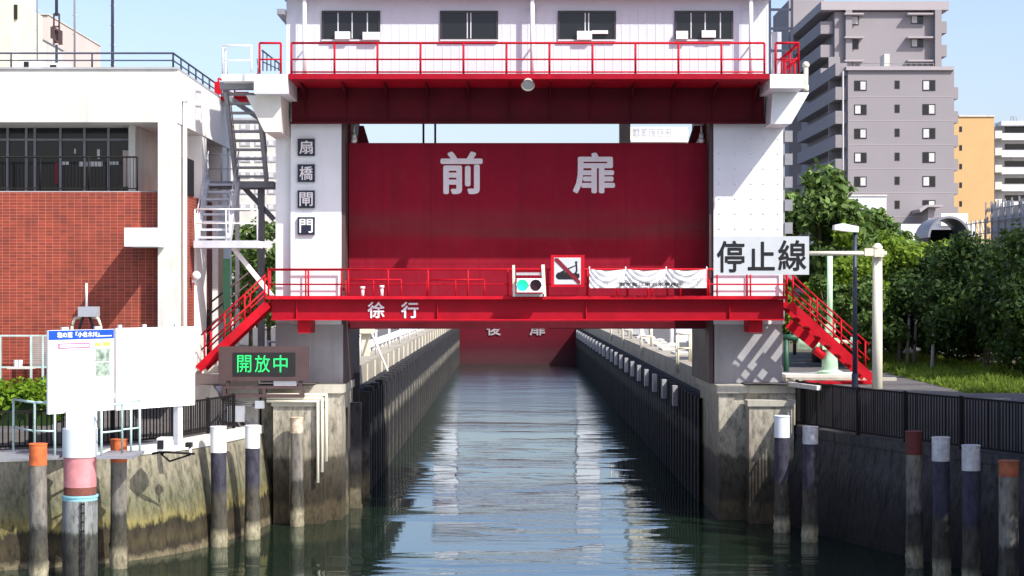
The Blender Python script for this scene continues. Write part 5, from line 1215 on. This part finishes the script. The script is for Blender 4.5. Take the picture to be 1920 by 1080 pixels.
# left quay
t = thing('white_guard_rail', 'white pipe guard rail on the sunlit lock side, just past the pier', 'railing', (-6.4, 68, 4.2))
q = MB(); q.rail((-6.15, 65.0, 4.2), (-6.7, 76.0, 4.2), 1.05, 4, .04, (.45,)); q.rail((-6.15, 65.0, 4.2), (-8.6, 66, 4.2), 1.05, 2, .04, (.45,)); q.rail((-6.7, 76, 4.2), (-8.4, 79, 4.2), 1.05, 2, .05, (.45,)); q.build('railing', M['trim_white'], t)
t = thing('white_hoist', 'cream hoist post with long slanted stay on the sunlit lock side', 'hoist', (-6.3, 82, 4.2))
q = MB(); q.box(-6.55, -6.2, 81.8, 82.2, 4.2, 5.45); q.box(-6.7, -6.0, 81.6, 82.3, 5.2, 5.5); q.build('post', M['cream'], t)
q = MB(); q.bar((-6.2, 81.9, 5.4), (-5.25, 79.5, 3.65), .07); q.build('stay', M['cream'], t)
t = thing('kerb_rail', 'long white kerb rail running along the sunlit lock side', 'railing', (-6.6, 110, 4.2))
q = MB(); q.box(-6.75, -6.55, 84, 178, 4.42, 4.72); 
for k in range(32): q.box(-6.72, -6.58, 84.5 + k * 2.9, 84.7 + k * 2.9, 4.2, 4.42)
q.build('rail', M['trim_white'], t)
for i, (x, y, w_, h, m_, lab) in enumerate(((-7.6, 84, .7, .55, 'orange_door', 'orange brown equipment box by the cream hoist'), (-8.2, 88, .5, .8, 'brown', 'brown equipment box beyond the orange box'), (-7.9, 71, .5, .7, 'teal', 'teal equipment box behind the white guard rail'), (-7.3, 73, .4, .35, 'dark_green', 'dark green equipment box beside the teal one'))):
    t = thing('equipment_box', lab, 'cabinet', (x, y, GZ), 'equipment boxes on the left lock side'); q = MB(); q.box(x - w_ / 2, x + w_ / 2, y, y + .6, GZ + .05, GZ + h); q.build('cabinet_body', M[m_], t); q = MB(); q.box(x - w_ / 2 - .03, x + w_ / 2 + .03, y - .03, y + .63, GZ + h, GZ + h + .05); q.build('lid', M['trim_white'] if i == 0 else M[m_], t)
for i in range(8):
    t = thing('bollard_post', 'white quay post on the sunlit lock side, %s of eight counted from the front' % ('first', 'second', 'third', 'fourth', 'fifth', 'sixth', 'seventh', 'last')[i], 'post', (-6.0, 74 + i * 9, 4.2), 'white posts along the left lock side')
    y = 74 + i * 9; q = MB(); q.tube((-6.0, y, 4.2), (-6.0, y, 5.25), .05); q.build('shaft', M['trim_white'], t); q = MB(); q.ball((-6.0, y, 5.27), .07); q.build('knob', M['trim_white'], t)
# right quay: ladder hoops, posts, boxes
for i, (y, lab) in enumerate(((75, 'white double hoop ladder handrail nearest on the shaded lock side'), (96, 'white double hoop ladder handrail second on the shaded lock side'), (112, 'white double hoop ladder handrail third on the shaded lock side'), (125, 'white double hoop ladder handrail farthest on the shaded lock side'))):
    t = thing('ladder_handrail', lab, 'handrail', (6.8, y, 4.2), 'ladder handrails on the right lock side')
    for xx in (6.72, 7.25):
        q = MB(); zb = 3.75 if xx < 7 else 4.2
        q.path([(xx, y, zb), (xx, y, 5.3), (xx + .12, y + .0, 5.36), (xx + .0, y + .7, 5.36), (xx, y + .7, zb)] if False else [(xx, y, zb), (xx, y, 5.33), (xx, y + .8, 5.33), (xx, y + .8, zb)], .04); q.build('hoop', M['cream'], t)
    q = MB(); q.tube((6.72, y, 4.75), (7.25, y, 4.75), .045); q.tube((6.72, y, 5.33), (7.25, y, 5.33), .045); q.tube((6.72, y + .8, 5.33), (7.25, y + .8, 5.33), .04); q.build('cross_bar', M['cream'], t)
for i, (x, y, lab) in enumerate(((8.35, 97, 'white lamp stub on the right lock side, the nearer'), (8.3, 118, 'white lamp stub on the right lock side, the farther'))):
    t = thing('quay_post', lab, 'post', (x, y, GZ), 'white posts on the right lock side'); q = MB(); q.tube((x, y, GZ), (x, y, 5.6), .10); q.build('shaft', M['trim_white'], t); q = MB(); q.lathe((x, y, GZ), [(.28, 0), (.28, .08), (.12, .2)], 14); q.build('foot', M['trim_white'], t)
for i, (x, y, w_, d, h, m_, lab) in enumerate(((9.0, 86, 1.6, 1, .5, 'plinth', 'grey equipment box beside the nearest ladder handrail'), (8.4, 78, .35, .3, .75, 'brown', 'brown switch box with yellow label between the handrail hoops'), (10, 105, 1.4, .8, .9, 'pale_cyan', 'pale blue equipment cabinet on the right lock side'), (8.2, 120, 1.3, .8, .6, 'plinth', 'far grey equipment box on the right lock side'))):
    t = thing('equipment_box', lab, 'cabinet', (x, y, GZ), 'equipment boxes on the right lock side'); q = MB(); q.box(x - w_ / 2, x + w_ / 2, y, y + d, GZ, GZ + h); q.build('cabinet_body', M[m_], t); q = MB(); q.box(x - w_ / 2 - .03, x + w_ / 2 + .03, y - .03, y + d + .03, GZ + h, GZ + h + .05); q.build('lid', M[m_], t)
    if i == 1: q = MB(); q.box(x - .08, x + .1, y - .012, y - .001, GZ + .35, GZ + .55); q.build('warning_label', M['print_orange'], t)
rr = random.Random(12)
for i in range(10):
    y = 66 + i * 6; x = 7.9 + rr.uniform(0, .6); t = thing('cover_plate', 'flat pale cover plate on the right lock side paving', 'cover plate', (x, y, GZ), 'cover plates on the right lock side')
    q = MB(); q.box(x - .6, x + .5, y, y + 2.2, GZ + .003, GZ + .09); q.build('plate', M['pale_concrete'], t); q = MB(); q.box(x + .1, x + .2, y + .8, y + 1.1, GZ + .092, GZ + .12); q.build('lifting_eye', M['grey_steel'], t)

bpy.context.view_layer.update()
